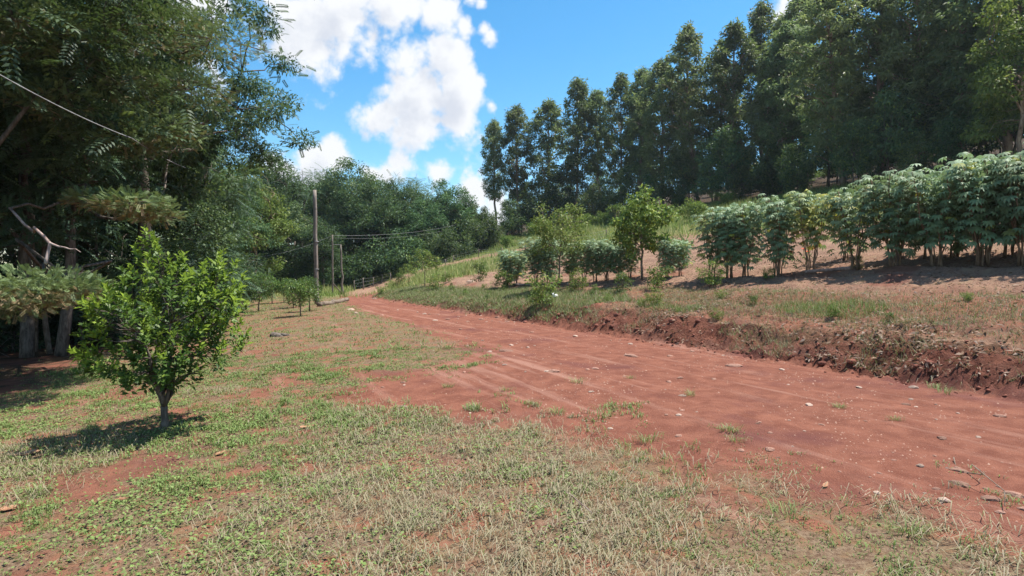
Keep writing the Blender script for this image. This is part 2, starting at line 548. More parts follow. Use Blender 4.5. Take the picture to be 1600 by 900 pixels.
M['feathery'] = leaf_mat('feathery', (0.028, 0.062, 0.036), (0.085, 0.145, 0.080), (0.18, 0.24, 0.09), 0.52, 0.28, 0.25, 0.2)
M['conifer'] = leaf_mat('conifer', (0.070, 0.115, 0.048), (0.17, 0.235, 0.10), (0.24, 0.155, 0.09), 0.6, 0.22, 0.2, 0.15)
M['glossy'] = leaf_mat('glossy', (0.022, 0.045, 0.024), (0.060, 0.10, 0.048), (0.16, 0.22, 0.06), 0.55, 0.22, 0.2, 0.2)
M['cassava'] = leaf_mat('cassava', (0.095, 0.165, 0.070), (0.265, 0.360, 0.205), (0.38, 0.35, 0.05), 0.58, 0.28, 0.22, 0.15)
M['weed'] = leaf_mat('weed', (0.07, 0.13, 0.028), (0.16, 0.25, 0.06), (0.34, 0.39, 0.07), 0.55, 0.3, 0.2, 0.15)
M['bark'] = bark_mat('bark', (0.12, 0.085, 0.06), (0.26, 0.21, 0.165))
M['eucbark'] = bark_mat('eucbark', (0.20, 0.115, 0.075), (0.40, 0.30, 0.23), 6, 0.12)
M['darkbark'] = bark_mat('darkbark', (0.07, 0.055, 0.045), (0.19, 0.16, 0.135))
M['deadwood'] = bark_mat('deadwood', (0.30, 0.20, 0.17), (0.46, 0.37, 0.33), 20)
M['polewood'] = bark_mat('polewood', (0.17, 0.14, 0.115), (0.34, 0.29, 0.25), 16, 0.06, 0.3)
M['postwood'] = bark_mat('postwood', (0.13, 0.105, 0.085), (0.26, 0.22, 0.19), 16, 0.1, 0.3)
M['cane'] = bark_mat('cane', (0.17, 0.11, 0.07), (0.29, 0.21, 0.14), 20, 0.3, 0.3)
M['cable'] = bark_mat('cable', (0.20, 0.20, 0.20), (0.34, 0.34, 0.34), 6, 1, 0.05)
M['stone'] = stone_mat('stone', (0.20, 0.090, 0.064), (0.37, 0.235, 0.175))
M['palestone'] = stone_mat('palestone', (0.28, 0.19, 0.145), (0.44, 0.33, 0.265))
M['whitestone'] = stone_mat('whitestone', (0.62, 0.60, 0.57), (0.78, 0.77, 0.75))
M['clod'] = stone_mat('clod', (0.145, 0.054, 0.038), (0.225, 0.090, 0.062))
M['dryleaf'] = stone_mat('dryleaf', (0.25, 0.12, 0.065), (0.40, 0.235, 0.145))
M['flower'] = stone_mat('flower', (0.55, 0.04, 0.02), (0.70, 0.10, 0.03))

# ------------------------------------------------------------------ object helpers


def link(name, me, parent=None):
    o = bpy.data.objects.new(name, me); C.objects.link(o)
    if parent is not None: o.parent = parent
    return o


def tag(o, label, cat, group=None):
    o['label'] = label; o['category'] = cat
    if group: o['group'] = group
    return o


def thing(name, label, cat, loc, rz=0.0, s=1.0, group=None):
    o = bpy.data.objects.new(name, None); C.objects.link(o)
    o.empty_display_size = 0.2
    o.location = loc; o.rotation_euler = (0, 0, rz)
    o.scale = (s, s, s) if isinstance(s, (int, float)) else s
    return tag(o, label, cat, group)


def kind(o, k):
    o['kind'] = k
    return o


# ------------------------------------------------------------------ ground


def axis(lo, hi, fine_lo, fine_hi, step, grow):
    a = list(np.arange(fine_lo, fine_hi + 1e-6, step))
    s = step
    while a[-1] < hi:
        s = min(s * grow, 25); a.append(a[-1] + s)
    s = step; b = [a[0]]
    while b[-1] > lo:
        s = min(s * grow, 25); b.append(b[-1] - s)
    return np.array(b[:0:-1] + a)


def build_ground():
    gx = axis(-420, 520, -6.0, 10.5, 0.055, 1.035)
    gy = axis(-120, 620, 2.2, 14.0, 0.055, 1.028)
    X, Y = np.meshgrid(gx, gy)
    Z = h_full(X, Y)
    U, V = uv_of(X, Y)
    sd = road_sd(X, Y)
    tr = seg_dist(X, Y, TRACK, False)
    red = sstep(-0.55, 0.10, sd + 0.34 * fbm(X * 1.5, Y * 1.5, 21, 5, 0.6))
    bankm = (1 - 0.6 * sstep(12, 20, V)) * sstep(-0.3, 0.0, U) * (1 - sstep(0.75, 1.3, U + 0.5 * fbm(X * 1.1, Y * 1.1, 22, 3))) * (1 - sstep(33, 38, V))
    spots = sstep(0.35, 0.7, fbm(X * 0.8, Y * 0.8, 23, 4)) * sstep(0.4, 0.8, U) * (1 - sstep(6, 9, U)) * 0.8
    lawnred = sstep(0.15, 0.7, fbm(X * 1.3 + 3, Y * 1.3, 24, 6, 0.65)) * (1 - sstep(-5, -4, U)) * 0.85
    slope = (0.35 + 0.45 * sstep(-0.4, 0.5, fbm(X * 1.1, Y * 1.1, 28, 5, 0.6))) * sstep(0.4, 0.8, U) * (1 - sstep(3.5, 5.5, U)) * (1 - sstep(12, 20, V))
    R = np.maximum.reduce([red, bankm, spots, lawnred, slope])
    pale = np.maximum(sstep(3.0, 5.0, U) * (1 - sstep(15, 18, U + 2 * fbm(X * 0.15, Y * 0.15, 25, 3))) * 0.9, 1 - sstep(1.0, 1.9, tr + 0.3 * fbm(X, Y, 26, 2)))
    R = np.where(tr < 1.8, R * 0.25, R)
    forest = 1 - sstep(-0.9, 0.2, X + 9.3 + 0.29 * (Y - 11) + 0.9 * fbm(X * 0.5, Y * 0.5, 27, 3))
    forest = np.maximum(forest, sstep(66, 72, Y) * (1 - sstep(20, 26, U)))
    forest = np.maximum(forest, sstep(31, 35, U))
    tall = sstep(15, 18, U + 2 * fbm(X * 0.15, Y * 0.15, 25, 3))
    tall = np.maximum(tall, sstep(40, 44, Y) * sstep(-12, -8, U))
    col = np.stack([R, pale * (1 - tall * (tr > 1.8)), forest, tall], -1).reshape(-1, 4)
    # normals of the whole sheet, so that the pieces meet without a seam
    dzx = np.gradient(Z, gx, axis=1); dzy = np.gradient(Z, gy, axis=0)
    Nn = unit(np.stack([-dzx, -dzy, np.ones_like(Z)], -1)).reshape(-1, 3)
    Vt = np.stack([X, Y, Z], -1).reshape(-1, 3)
    ny, nx = X.shape
    i = np.arange(ny - 1)[:, None] * nx + np.arange(nx - 1)[None, :]
    F = np.stack([i, i + 1, i + nx + 1, i + nx], -1).reshape(-1, 4)
    cu = U[:-1, :-1].ravel(); cv = V[:-1, :-1].ravel(); csd = sd[:-1, :-1].ravel(); ctr = tr[:-1, :-1].ravel()
    which = np.zeros(len(F), int)
    which[(cu > 0.95)] = 3
    which[(cu > 0.0) & (cu <= 0.95) & (cv < 34)] = 2
    which[(csd > 0) & (cu <= 0.0)] = 1
    which[(ctr < 1.5) & (csd <= 0)] = 4
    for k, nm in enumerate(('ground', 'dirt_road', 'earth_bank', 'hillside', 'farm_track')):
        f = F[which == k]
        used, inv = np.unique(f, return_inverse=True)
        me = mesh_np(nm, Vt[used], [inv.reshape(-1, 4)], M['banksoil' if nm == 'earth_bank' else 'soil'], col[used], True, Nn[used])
        kind(link(nm, me), 'structure')


build_ground()

# ------------------------------------------------------------------ tree builders
rnd = random.Random(7)


def foliage(g, rng, centres, rx, rz, n, L, W, hang=0.3, upn=0.7, young=0.0, bright=None, droop=0.15, fold=0.12):
    """leaf clumps: n leaves in a flattened shell round each centre"""
    centres = np.asarray(centres, float); m = len(centres)
    rx = np.broadcast_to(rx, (m,)); rz = np.broadcast_to(rz, (m,))
    d = unit(rng.normal(size=(m, n, 3)))
    r = rng.random((m, n, 1)) ** 0.45
    off = d * r
    off[..., 2] = np.where(off[..., 2] < 0, off[..., 2] * 0.7, off[..., 2])
    P = centres[:, None, :] + off * np.stack([rx, rx, rz], -1)[:, None, :]
    D = d * 0.8 + rng.normal(size=(m, n, 3)) * 0.6
    D[..., 2] -= hang
    Nn = rng.normal(size=(m, n, 3)) * (1 - upn) + d * 0.3
    Nn[..., 2] += upn
    base = rng.random((m, 1)) * 0.5 if bright is None else np.asarray(bright)[:, None]
    c = np.clip(base + rng.random((m, n)) * 0.5, 0, 1)
    yg = np.where(rng.random((m, n)) < young, rng.random((m, n)), 0)
    col = np.stack([c, yg, np.zeros_like(c)], -1).reshape(-1, 3)
    k = m * n
    s = 0.7 + 0.6 * rng.random(k)
    g.leaves(P.reshape(k, 3), D.reshape(k, 3), Nn.reshape(k, 3), L * s, W * s, col, fold, droop)


def curve(a, b, rng, k=6, sag=0.0, wob=0.06):
    a = np.asarray(a, float); b = np.asarray(b, float)
    t = np.linspace(0, 1, k)[:, None]
    l = np.linalg.norm(b - a)
    p = a + (b - a) * t
    p += rng.normal(size=(k, 3)) * wob * l * np.sin(t * math.pi)
    p[:, 2] += sag * l * np.sin(t[:, 0] * math.pi)
    return p


def make_eucalyptus(seed, H=18.0, R=2.3, base=0.22, leaves=84, fat=1.0):
    rng = np.random.default_rng(seed)
    tg, cg = Geo(), Geo()
    k = 14
    t = np.linspace(0, 1, k)
    bend = rng.normal(size=(2,)) * 0.35
    tr = np.stack([bend[0] * np.sin(t * 2.2) + 0.05 * rng.normal(size=k), bend[1] * np.sin(t * 2.0) + 0.05 * rng.normal(size=k), t * H], -1)
    tr[0, :2] = 0
    tg.tube(tr, 0.17 * (1 - t) ** 0.8 + 0.015, 8)
    cs, rs, rzs, br = [], [], [], []
    n = int(125 * fat)
    for i in range(n):
        f = base + (1 - base) * (i + rng.random()) / n
        q = (f - base) / (1 - base)
        prof = (0.50 + 0.55 * math.sin(min(q * 1.25 + 0.18, 1.0) * math.pi * 0.5)) * (1 - q ** 3.2) ** 0.75
        if q < 0.3: prof *= 0.5 + 0.5 * rng.random()
        a = i * 2.399 + rng.normal() * 0.5
        rr = R * prof * (0.3 + 0.85 * rng.random())
        px = np.interp(f, t, tr[:, 0]); py = np.interp(f, t, tr[:, 1])
        c = np.array([px + rr * math.cos(a), py + rr * math.sin(a), f * H + 0.25 * rr - 0.3])
        cs.append(c); s = 0.32 + 0.42 * rng.random() * (1 - 0.4 * q)
        rs.append(s); rzs.append(s * (1.05 + 0.5 * rng.random())); br.append(rng.random() * 0.55)
        if i % 2 == 0 and rr > 0.5:
            z0 = f * H - 0.8 * rr
            p0 = (np.interp(z0 / H, t, tr[:, 0]), np.interp(z0 / H, t, tr[:, 1]), z0)
            tg.tube(curve(p0, c, rng, 5, 0.08), np.linspace(0.035 + 0.012 * rr, 0.012, 5), 4)
    foliage(cg, rng, cs, np.array(rs), np.array(rzs), leaves, 0.34, 0.105, 0.9, 0.25, 0.12, np.array(br), 0.25)
    return tg.mesh('eucalyptus_trunk', M['eucbark'], True), cg.mesh('eucalyptus_crown', M['eucalyptus'])


def make_broadleaf(seed, H=13.0, R=4.5, base=4.0, n=70, leaves=170, L=0.30, W=0.15, mat='broadleaf', flat=0.8, trunk_r=0.2,
                   rx=(0.8, 1.5), hang=0.2, young=0.06, bark='darkbark', low=-0.45, lean=0.0, upn=0.6):
    rng = np.random.default_rng(seed)
    tg, cg = Geo(), Geo()
    cz = (H + base) / 2; hz_ = (H - base) / 2
    k = 9
    t = np.linspace(0, 1, k)
    wb_ = min(0.06, 0.006 * H)
    top = np.array([rng.normal() * 0.03 * H + lean, rng.normal() * 0.03 * H, base + (H - base) * 0.55])
    tr = np.stack([top[0] * t ** 1.5 + wb_ * rng.normal(size=k), top[1] * t ** 1.5 + wb_ * rng.normal(size=k), top[2] * t], -1)
    tr[0, :2] = 0
    tg.tube(tr, trunk_r * (1.15 - 0.75 * t), 8)
    # main limbs
    limbs = []
    nl = 7
    for i in range(nl):
        a = i * 2.399 + rng.normal() * 0.3
        f = 0.45 + 0.5 * i / nl
        p0 = np.array([np.interp(f, t, tr[:, j]) for j in range(3)])
        e = np.array([lean + math.cos(a) * R * 0.6, math.sin(a) * R * 0.6, cz + hz_ * (0.0 + 0.6 * rng.random())])
        c = curve(p0, e, rng, 7, 0.06, 0.05)
        tg.tube(c, np.linspace(trunk_r * 0.45, trunk_r * 0.12, 7), 6)
        limbs.append(c)
    lp = np.concatenate(limbs)
    cs = []
    tries = 0
    while len(cs) < n and tries < n * 30:
        tries += 1
        d = unit(rng.normal(size=3))
        if d[2] < low: continue
        r = 0.55 + 0.45 * rng.random() ** 0.6
        lump = 1 + 0.28 * math.sin(d[0] * 5 + seed) * math.cos(d[1] * 4.3 + seed * 2) + 0.12 * rng.normal()
        c = np.array([lean, 0, cz]) + d * np.array([R, R, hz_]) * r * lump
        if cs and np.min(np.linalg.norm(np.array(cs) - c, axis=1)) < rx[0] * 0.62: continue
        cs.append(c)
    cs = np.array(cs)
    for c in cs:
        j = np.argmin(np.linalg.norm(lp - c, axis=1) + 0.5 * np.maximum(lp[:, 2] - c[2], 0))
        tg.tube(curve(lp[j], c, rng, 5, 0.05), np.linspace(trunk_r * 0.14, 0.012, 5), 4)
    rr = rx[0] + (rx[1] - rx[0]) * rng.random(len(cs))
    foliage(cg, rng, cs, rr, rr * flat, leaves, L, W, hang, upn, young, None, 0.15)
    return tg.mesh('trunk', M[bark], True), cg.mesh('crown', M[mat])


def spray_template(npair=9, length=0.55, leaf=0.085, width=0.026):
    """a pinnate leaf: positions, directions of its leaflets along a stalk on +x, in the xy plane"""
    P, D = [], []
    for i in range(npair):
        f = (i + 1) / npair
        for s in (-1, 1):
            P.append((f * length, 0, -0.10 * length * f * f))
            D.append((0.45, s * 1.0 * (1 - 0.35 * f), -0.12))
    P.append((length, 0, -0.1 * length)); D.append((1, 0, -0.3))
    return np.array(P), np.array(D), leaf, width


def make_feathery(seed, H, R, base, n, sprays, mat='feathery', leaf=0.085, width=0.028, length=0.55, flat=0.55, rx=(0.7, 1.3), trunk_r=0.22,
                  npair=9, bark='darkbark', low=-0.5, young=0.08, droop=0.25, lean=0.0, fill=0, fl=(0.10, 0.05)):
    """tree with pinnate leaves arranged in flat tiers"""
    rng = np.random.default_rng(seed)
    tg, cg = Geo(), Geo()
    cz = (H + base) / 2; hh = (H - base) / 2
    t = np.linspace(0, 1, 9)
    top = np.array([lean, rng.normal() * 0.3, base + (H - base) * 0.6])
    tr = np.stack([top[0] * t ** 1.4 + 0.05 * rng.normal(size=9), top[1] * t + 0.05 * rng.normal(size=9), top[2] * t], -1)
    tr[0, :2] = 0
    tg.tube(tr, trunk_r * (1.1 - 0.7 * t), 8)
    limbs = []
    for i in range(9):
        a = i * 2.399 + rng.normal() * 0.3
        f = 0.4 + 0.6 * i / 9
        p0 = np.array([np.interp(f, t, tr[:, j]) for j in range(3)])
        e = np.array([lean + math.cos(a) * R * 0.65, math.sin(a) * R * 0.65, cz + hh * (rng.random() * 1.2 - 0.35)])
        c = curve(p0, e, rng, 7, 0.05, 0.05)
        tg.tube(c, np.linspace(trunk_r * 0.4, trunk_r * 0.1, 7), 6)
        limbs.append(c)
    lp = np.concatenate(limbs)
    cs = []
    tries = 0
    while len(cs) < n and tries < n * 30:
        tries += 1
        d = unit(rng.normal(size=3))
        if d[2] < low: continue
        c = np.array([lean, 0, cz]) + d * np.array([R, R, hh]) * (0.5 + 0.5 * rng.random() ** 0.6) * (1 + 0.13 * rng.normal())
        if cs and np.min(np.linalg.norm(np.array(cs) - c, axis=1)) < rx[0] * 0.6: continue
        cs.append(c)
    cs = np.array(cs)
    for c in cs:
        j = np.argmin(np.linalg.norm(lp - c, axis=1) + 0.4 * np.maximum(lp[:, 2] - c[2], 0))
        tg.tube(curve(lp[j], c, rng, 5, 0.05), np.linspace(trunk_r * 0.12, 0.01, 5), 4)
    if fill: foliage(cg, rng, cs, rx[0] * 0.95, rx[0] * 0.6, fill, fl[0], fl[1], 0.2, 0.6, 0.05)
    TP, TD, lf, wd = spray_template(npair, length, leaf, width)
    m = len(cs) * sprays
    rr = np.repeat(rx[0] + (rx[1] - rx[0]) * rng.random(len(cs)), sprays)
    cc = np.repeat(cs, sprays, 0)
    bright = np.repeat(rng.random(len(cs)) * 0.5, sprays)
    d = unit(rng.normal(size=(m, 3)))
    P0 = cc + d * (rng.random((m, 1)) ** 0.5) * np.stack([rr, rr, rr * flat], -1)
    X = d * np.array([1, 1, 0.4]) + rng.normal(size=(m, 3)) * 0.45
    X[:, 2] -= droop
    X = unit(X)
    Zv = rng.normal(size=(m, 3)) * 0.3; Zv[:, 2] += 1
    Yv = unit(np.cross(Zv, X)); Zv = np.cross(X, Yv)
    B = np.stack([X, Yv, Zv], 1)
    sc = 0.7 + 0.6 * rng.random((m, 1, 1))
    LP = P0[:, None, :] + np.einsum('kj,mjc->mkc', TP, B) * sc
    LD = np.einsum('kj,mjc->mkc', TD, B)
    LN = np.repeat(Zv[:, None, :], len(TP), 1)
    q = len(TP)
    c = np.clip(bright[:, None] + 0.35 * rng.random((m, 1)) + 0.15 * rng.random((m, q)), 0, 1)
    yg = np.where(rng.random((m, 1)) < young, rng.random((m, 1)), 0) * np.ones((1, q))
    col = np.stack([c, yg, np.zeros_like(c)], -1).reshape(-1, 3)
    s = np.repeat(sc.reshape(-1), q)
    cg.leaves(LP.reshape(-1, 3), LD.reshape(-1, 3), LN.reshape(-1, 3), lf * s, wd * s, col, 0.1, 0.1)
    return tg.mesh('trunk', M[bark], True), cg.mesh('crown', M[mat])


def plant(name, meshes, label, cat, loc, rz=0.0, s=1.0, group=None, parts=('trunk', 'crown')):
    o = thing(name, label, cat, loc, rz, s, group)
    for pn, me in zip(parts, meshes): link(pn, me, o)
    return o


ORD = ['first', 'second', 'third', 'fourth', 'fifth', 'sixth', 'seventh', 'eighth', 'ninth', 'tenth', 'eleventh', 'twelfth', 'thirteenth',
       'fourteenth', 'fifteenth', 'sixteenth', 'seventeenth', 'eighteenth', 'nineteenth', 'twentieth', 'twenty-first', 'twenty-second']

# ------------------------------------------------------------------ eucalyptus plantation on the hill
EUC = [make_eucalyptus(11, 18, 2.5, 0.22), make_eucalyptus(12, 18, 2.2, 0.30), make_eucalyptus(13, 18, 2.7, 0.15, fat=1.15),
       make_eucalyptus(14, 18, 2.3, 0.25), make_eucalyptus(15, 18, 1.9, 0.36, fat=0.8), make_eucalyptus(16, 18, 2.6, 0.12, fat=1.2)]
# pixel x, pixel y of the top, distance, variant
front_euc = [(777, 190, 92, 4), (811, 166, 90, 1), (858, 156, 88, 3), (899, 125, 84, 1), (940, 142, 84, 4), (971, 114, 80, 0), (998, 108, 78, 3),
             (1034, 98, 74, 0), (1091, 40, 68, 2), (1145, 36, 64, 5), (1190, 4, 66, 1), (1216, 32, 56, 2), (1256, -14, 60, 3), (1318, -22, 47, 2), (1377, -40, 46, 5), (1440, -90, 43, 0),
             (1500, -110, 40, 2), (1570, -120, 38, 5), (1650, -150, 36, 0)]
for i, (px, ty, d, v) in enumerate(front_euc):
    loc = on_ground(px, d)
    H = EYE + (430 - ty) / FPX * d - loc.z
    s = H / 18.0
    wide = max(1.1, min(1.5, 1.32 / s)) * (0.85 + 0.3 * ((i * 7) % 5) / 4)
    lab = {0: 'slender sparse eucalyptus alone at the left end of the hillside plantation',
           len(front_euc) - 1: 'tall eucalyptus cut off by the right edge of the photo'}.get(
        i, '%s tall eucalyptus from the left along the front of the hillside plantation' % ORD[i])
    plant('eucalyptus_tree', EUC[v], lab, 'tree', (loc.x, loc.y, loc.z - 0.1), i * 1.3, (s * wide, s * wide, s), 'eucalyptus plantation on the hillside')
rk = random.Random(3)
for row, (du, gap, lift) in enumerate(((7, 3.4, 0),)):
    for j in range(11):
        px = 1000 + j * 62 + rk.uniform(-12, 12)
        d = (34 + du + 9.2) / (0.893 * (px - 800) / 900 + 0.449) * rk.uniform(0.97, 1.04)
        loc = on_ground(px, d)
        ty = np.interp(px, [850, 1000, 1090, 1200, 1320, 1500, 1700], [178, 135, 85, 60, 30, -30, -60]) + rk.uniform(-10, 28)
        H = EYE + (430 - ty) / FPX * d - loc.z
        s = H / 18.0
        plant('eucalyptus_tree', EUC[rk.randrange(6)], '%s eucalyptus from the left in the %s row of the hillside plantation' % (ORD[j], ('second', 'third')[row]), 'tree',
              (loc.x, loc.y, loc.z - 0.1), rk.uniform(0, 6.28), (s * 1.3, s * 1.3, s), 'eucalyptus behind the front row')

# young growth under and in front of the eucalyptus
UND = [make_broadleaf(41, 5.5, 1.6, 0.5, 34, 130, 0.20, 0.10, 'broadleaf', 1.0, 0.07, (0.45, 0.8), 0.4, 0.25, low=-0.9),
       make_broadleaf(42, 4.2, 1.5, 0.3, 30, 130, 0.20, 0.10, 'broadleaf', 0.9, 0.06, (0.45, 0.8), 0.3, 0.35, low=-0.9)]
und = [(1112, 225, 63, 'narrow young tree with bright top in front of the dark eucalyptus', 0), (1330, 195, 43, 'leafy young tree beside an orange trunk below the plantation', 0),
       (1195, 250, 55, 'young tree at the foot of the plantation above the bare field', 1), (1245, 232, 50, 'dark shrub at the foot of the plantation near the yellowing cassava', 1),
       (1160, 265, 58, 'low bush at the plantation edge left of the grassy rise', 1), (1060, 285, 66, 'bush at the plantation foot above the bright leafy tree', 1),
       (1010, 275, 70, 'tall bush behind the bright leafy tree at plantation foot', 0), (950, 285, 76, 'green bush at plantation foot above the cassava row', 1), (925, 295, 72, 'pale bush under the eucalyptus by the airy tree', 1), (880, 262, 85, 'tall bush between eucalyptus trunks behind the airy tree', 0),
       (835, 290, 82, 'round bush at the foot of the left eucalyptus trees', 1), (800, 318, 80, 'low bush under the leftmost eucalyptus trees', 1), (1420, 215, 40, 'dark bush under the plantation above the tall cassava', 1),
       (1475, 190, 38, 'dark young tree under the plantation behind the tall cassava', 0), (1385, 150, 42, 'slim young tree in the plantation shade right of the orange trunk', 0)]
for k, (px, ty, d, lab, v) in enumerate(und):
    loc = on_ground(px, d)
    H = max(1.5, EYE + (430 - ty) / FPX * d - loc.z)
    s = H / (5.5 if v == 0 else 4.2)
    plant('young_tree' if v == 0 else 'bush', UND[v], lab, 'tree' if v == 0 else 'bush', loc, k * 1.7, s, 'young growth along the plantation foot')

for k in range(34):
    px = 835 + k * 25 + rk.uniform(-9, 9); dd = 37.5 + 7 * (k % 3)
    d = (dd + 9.2) / (0.893 * (px - 800) / 900 + 0.449)
    loc = on_ground(px, d)
    plant('bush', UND[k % 2], 'dark understorey bush between trunks in the plantation shade', 'bush', loc, k * 1.1, rk.uniform(1.0, 1.45), 'understorey of the plantation')

# bright green trees at the right edge, nearer than the plantation
BR = make_broadleaf(51, 11.0, 3.0, 1.5, 70, 190, 0.26, 0.12, 'yellowtree', 0.9, 0.16, (0.6, 1.1), 0.5, 0.1, 'eucbark', low=-0.8)
loc = on_ground(1590, 33)
plant('leafy_tree', BR, 'bright green tree at right edge, nearer than the dark eucalyptus', 'tree', loc, 0.4, (EYE + (430 - 15) / FPX * 33 - loc.z) / 11.0)

# ------------------------------------------------------------------ native forest beyond the gate
NAT = [make_broadleaf(61, 13, 4.6, 2.0, 75, 190), make_broadleaf(62, 13, 4.0, 3.0, 70, 190, flat=0.6, L=0.26, W=0.12), make_broadleaf(63, 13, 5.0, 1.2, 90, 190, low=-0.8),
       make_broadleaf(64, 13, 3.6, 1.5, 65, 190, hang=0.5, low=-0.8), make_feathery(65, 13, 4.8, 4.5, 60, 26, 'broadleaf', 0.16, 0.07, 0.9, 0.4, (0.8, 1.5), 0.2, 7)]
nat = [(395, 300, 60, 3, 'forest tree just right of the dark left woods'), (432, 262, 68, 1, 'forest tree with high crown left of the utility pole'), (462, 330, 62, 0, 'lower tree behind the orchard saplings left of the pole'),
       (478, 262, 72, 4, 'flat crowned forest tree rising right behind the utility pole'), (505, 345, 60, 3, 'light green tree directly behind the gate posts'), (545, 262, 72, 1, 'tall umbrella crowned forest tree above the gate'), (577, 300, 70, 0, 'round forest tree right of the gate above the grass'),
       (610, 288, 74, 2, 'broad forest tree in the middle of the far woods'), (634, 277, 80, 4, 'sparse flat topped tree showing sky between its branches'), (655, 320, 72, 0, 'rounded dark tree in front of the sparse flat topped one'), (690, 286, 76, 2, 'broad domed tree on the right of the far woods'),
       (725, 305, 78, 0, 'sloping shouldered tree at the right end of the far woods'), (748, 328, 80, 3, 'small tree where the far woods meet the eucalyptus'), (765, 352, 80, 0, 'low tree at the right foot of the far woods'), (520, 300, 78, 2, 'forest tree half hidden behind the umbrella crowned tree'), (815, 300, 100, 2, 'distant tree seen between the left eucalyptus trunks'), (870, 290, 102, 0, 'distant round tree behind the eucalyptus gap')]
for k, (px, ty, d, v, lab) in enumerate(nat):
    loc = on_ground(px, d)
    H = EYE + (430 - ty) / FPX * d - loc.z
    s = H / 13.0
    w = s * (1.0 if H > 9 else 1.15)
    plant('forest_tree', NAT[v], lab, 'tree', loc, k * 2.1, (w, w, s), 'native forest beyond the gate')
for k in range(16):
    px = 340 + k * 30; d = 90 + 6 * (k % 3)
    loc = on_ground(px, d)
    ty = np.interp(px, [300, 450, 560, 640, 720, 800], [290, 285, 285, 300, 318, 350])
    s = (EYE + (430 - ty) / FPX * d - loc.z) / 13
    plant('forest_tree', NAT[(k * 3) % 4], 'forest tree hidden behind the front of the far woods', 'tree', loc, k * 0.9, s, 'hidden rows of the far woods')

# ------------------------------------------------------------------ dark woods on the left
FE = [make_feathery(71, 13, 4.6, 3.6, 130, 22, leaf=0.08, width=0.03, length=0.28, rx=(0.65, 1.0), fill=360, fl=(0.115, 0.05)),
      make_feathery(72, 12, 3.8, 2.8, 90, 30, 'glossy', 0.14, 0.05, 0.6, 0.7, (0.6, 1.1), npair=7, low=-0.7, fill=120, fl=(0.13, 0.06), trunk_r=0.13),
      make_feathery(73, 11, 3.3, 2.0, 90, 32, 'feathery', 0.09, 0.035, 0.4, 0.6, (0.6, 1.0), low=-0.8, fill=170, fl=(0.10, 0.045), trunk_r=0.15)]
WB = [make_broadleaf(74, 12, 3.8, 1.6, 110, 260, 0.17, 0.085, 'broadleaf', 0.9, 0.2, (0.6, 1.1), 0.4, 0.05, low=-0.9),
      make_broadleaf(75, 12, 3.6, 2.4, 100, 260, 0.19, 0.10, 'glossy', 0.9, 0.2, (0.6, 1.1), 0.5, 0.03, low=-0.8)]
LEFT = [  # pixel x, distance, variant, height, label
    (225, 17.5, FE[0], 12.5, 'big feathery tree of the left woods spreading towards the sky'),
    (-60, 10.5, FE[1], 11.0, 'dark tree with long pinnate leaves at the left edge'),
    (40, 15.0, FE[2], 11.0, 'dark feathery tree deep in the left woods'),
    (292, 27.0, FE[2], 9.5, 'feathery tree at the edge of the left woods behind the bushy citrus'),
    (318, 34.0, WB[0], 9.0, 'rounded leafy tree at the far end of the left woods'),
    (130, 21.0, WB[1], 12.5, 'dark glossy leaved tree behind the cut trunks'),
    (245, 24.0, WB[0], 10.0, 'dense tree in the left woods above the bushy citrus'),
    (320, 47.0, WB[1], 11.0, 'tall tree behind the end of the left woods')]
for k, (px, d, me, H, lab) in enumerate(LEFT):
    loc = on_ground(px, d)
    h0 = {0: 13, 1: 12, 2: 11}.get(FE.index(me)) if me in FE else 12
    plant('woodland_tree', me, lab, 'tree', loc, k * 1.9, H / h0, 'woods along the left side')
for k, (px, d, H) in enumerate([(-200, 14, 12), (-330, 18, 13), (-60, 20, 13), (60, 27, 13), (160, 33, 13), (220, 40, 13), (290, 52, 13), (-120, 30, 14), (20, 42, 14), (-420, 11, 12), (120, 55, 15), (250, 66, 15)]):
    loc = on_ground(px, d)
    plant('woodland_tree', [WB[0], FE[2], WB[1]][k % 3], 'tree deep in the shade of the left woods', 'tree', loc, k * 2.3, H / (11 if k % 3 == 1 else 12), 'shaded rows of the left woods')

loc = on_ground(398, 46)
plant('woodland_tree', BR, 'yellow-green sunlit tree where the left woods end', 'tree', loc, 2.0, (EYE + (430 - 268) / FPX * 46 - loc.z) / 11.0)

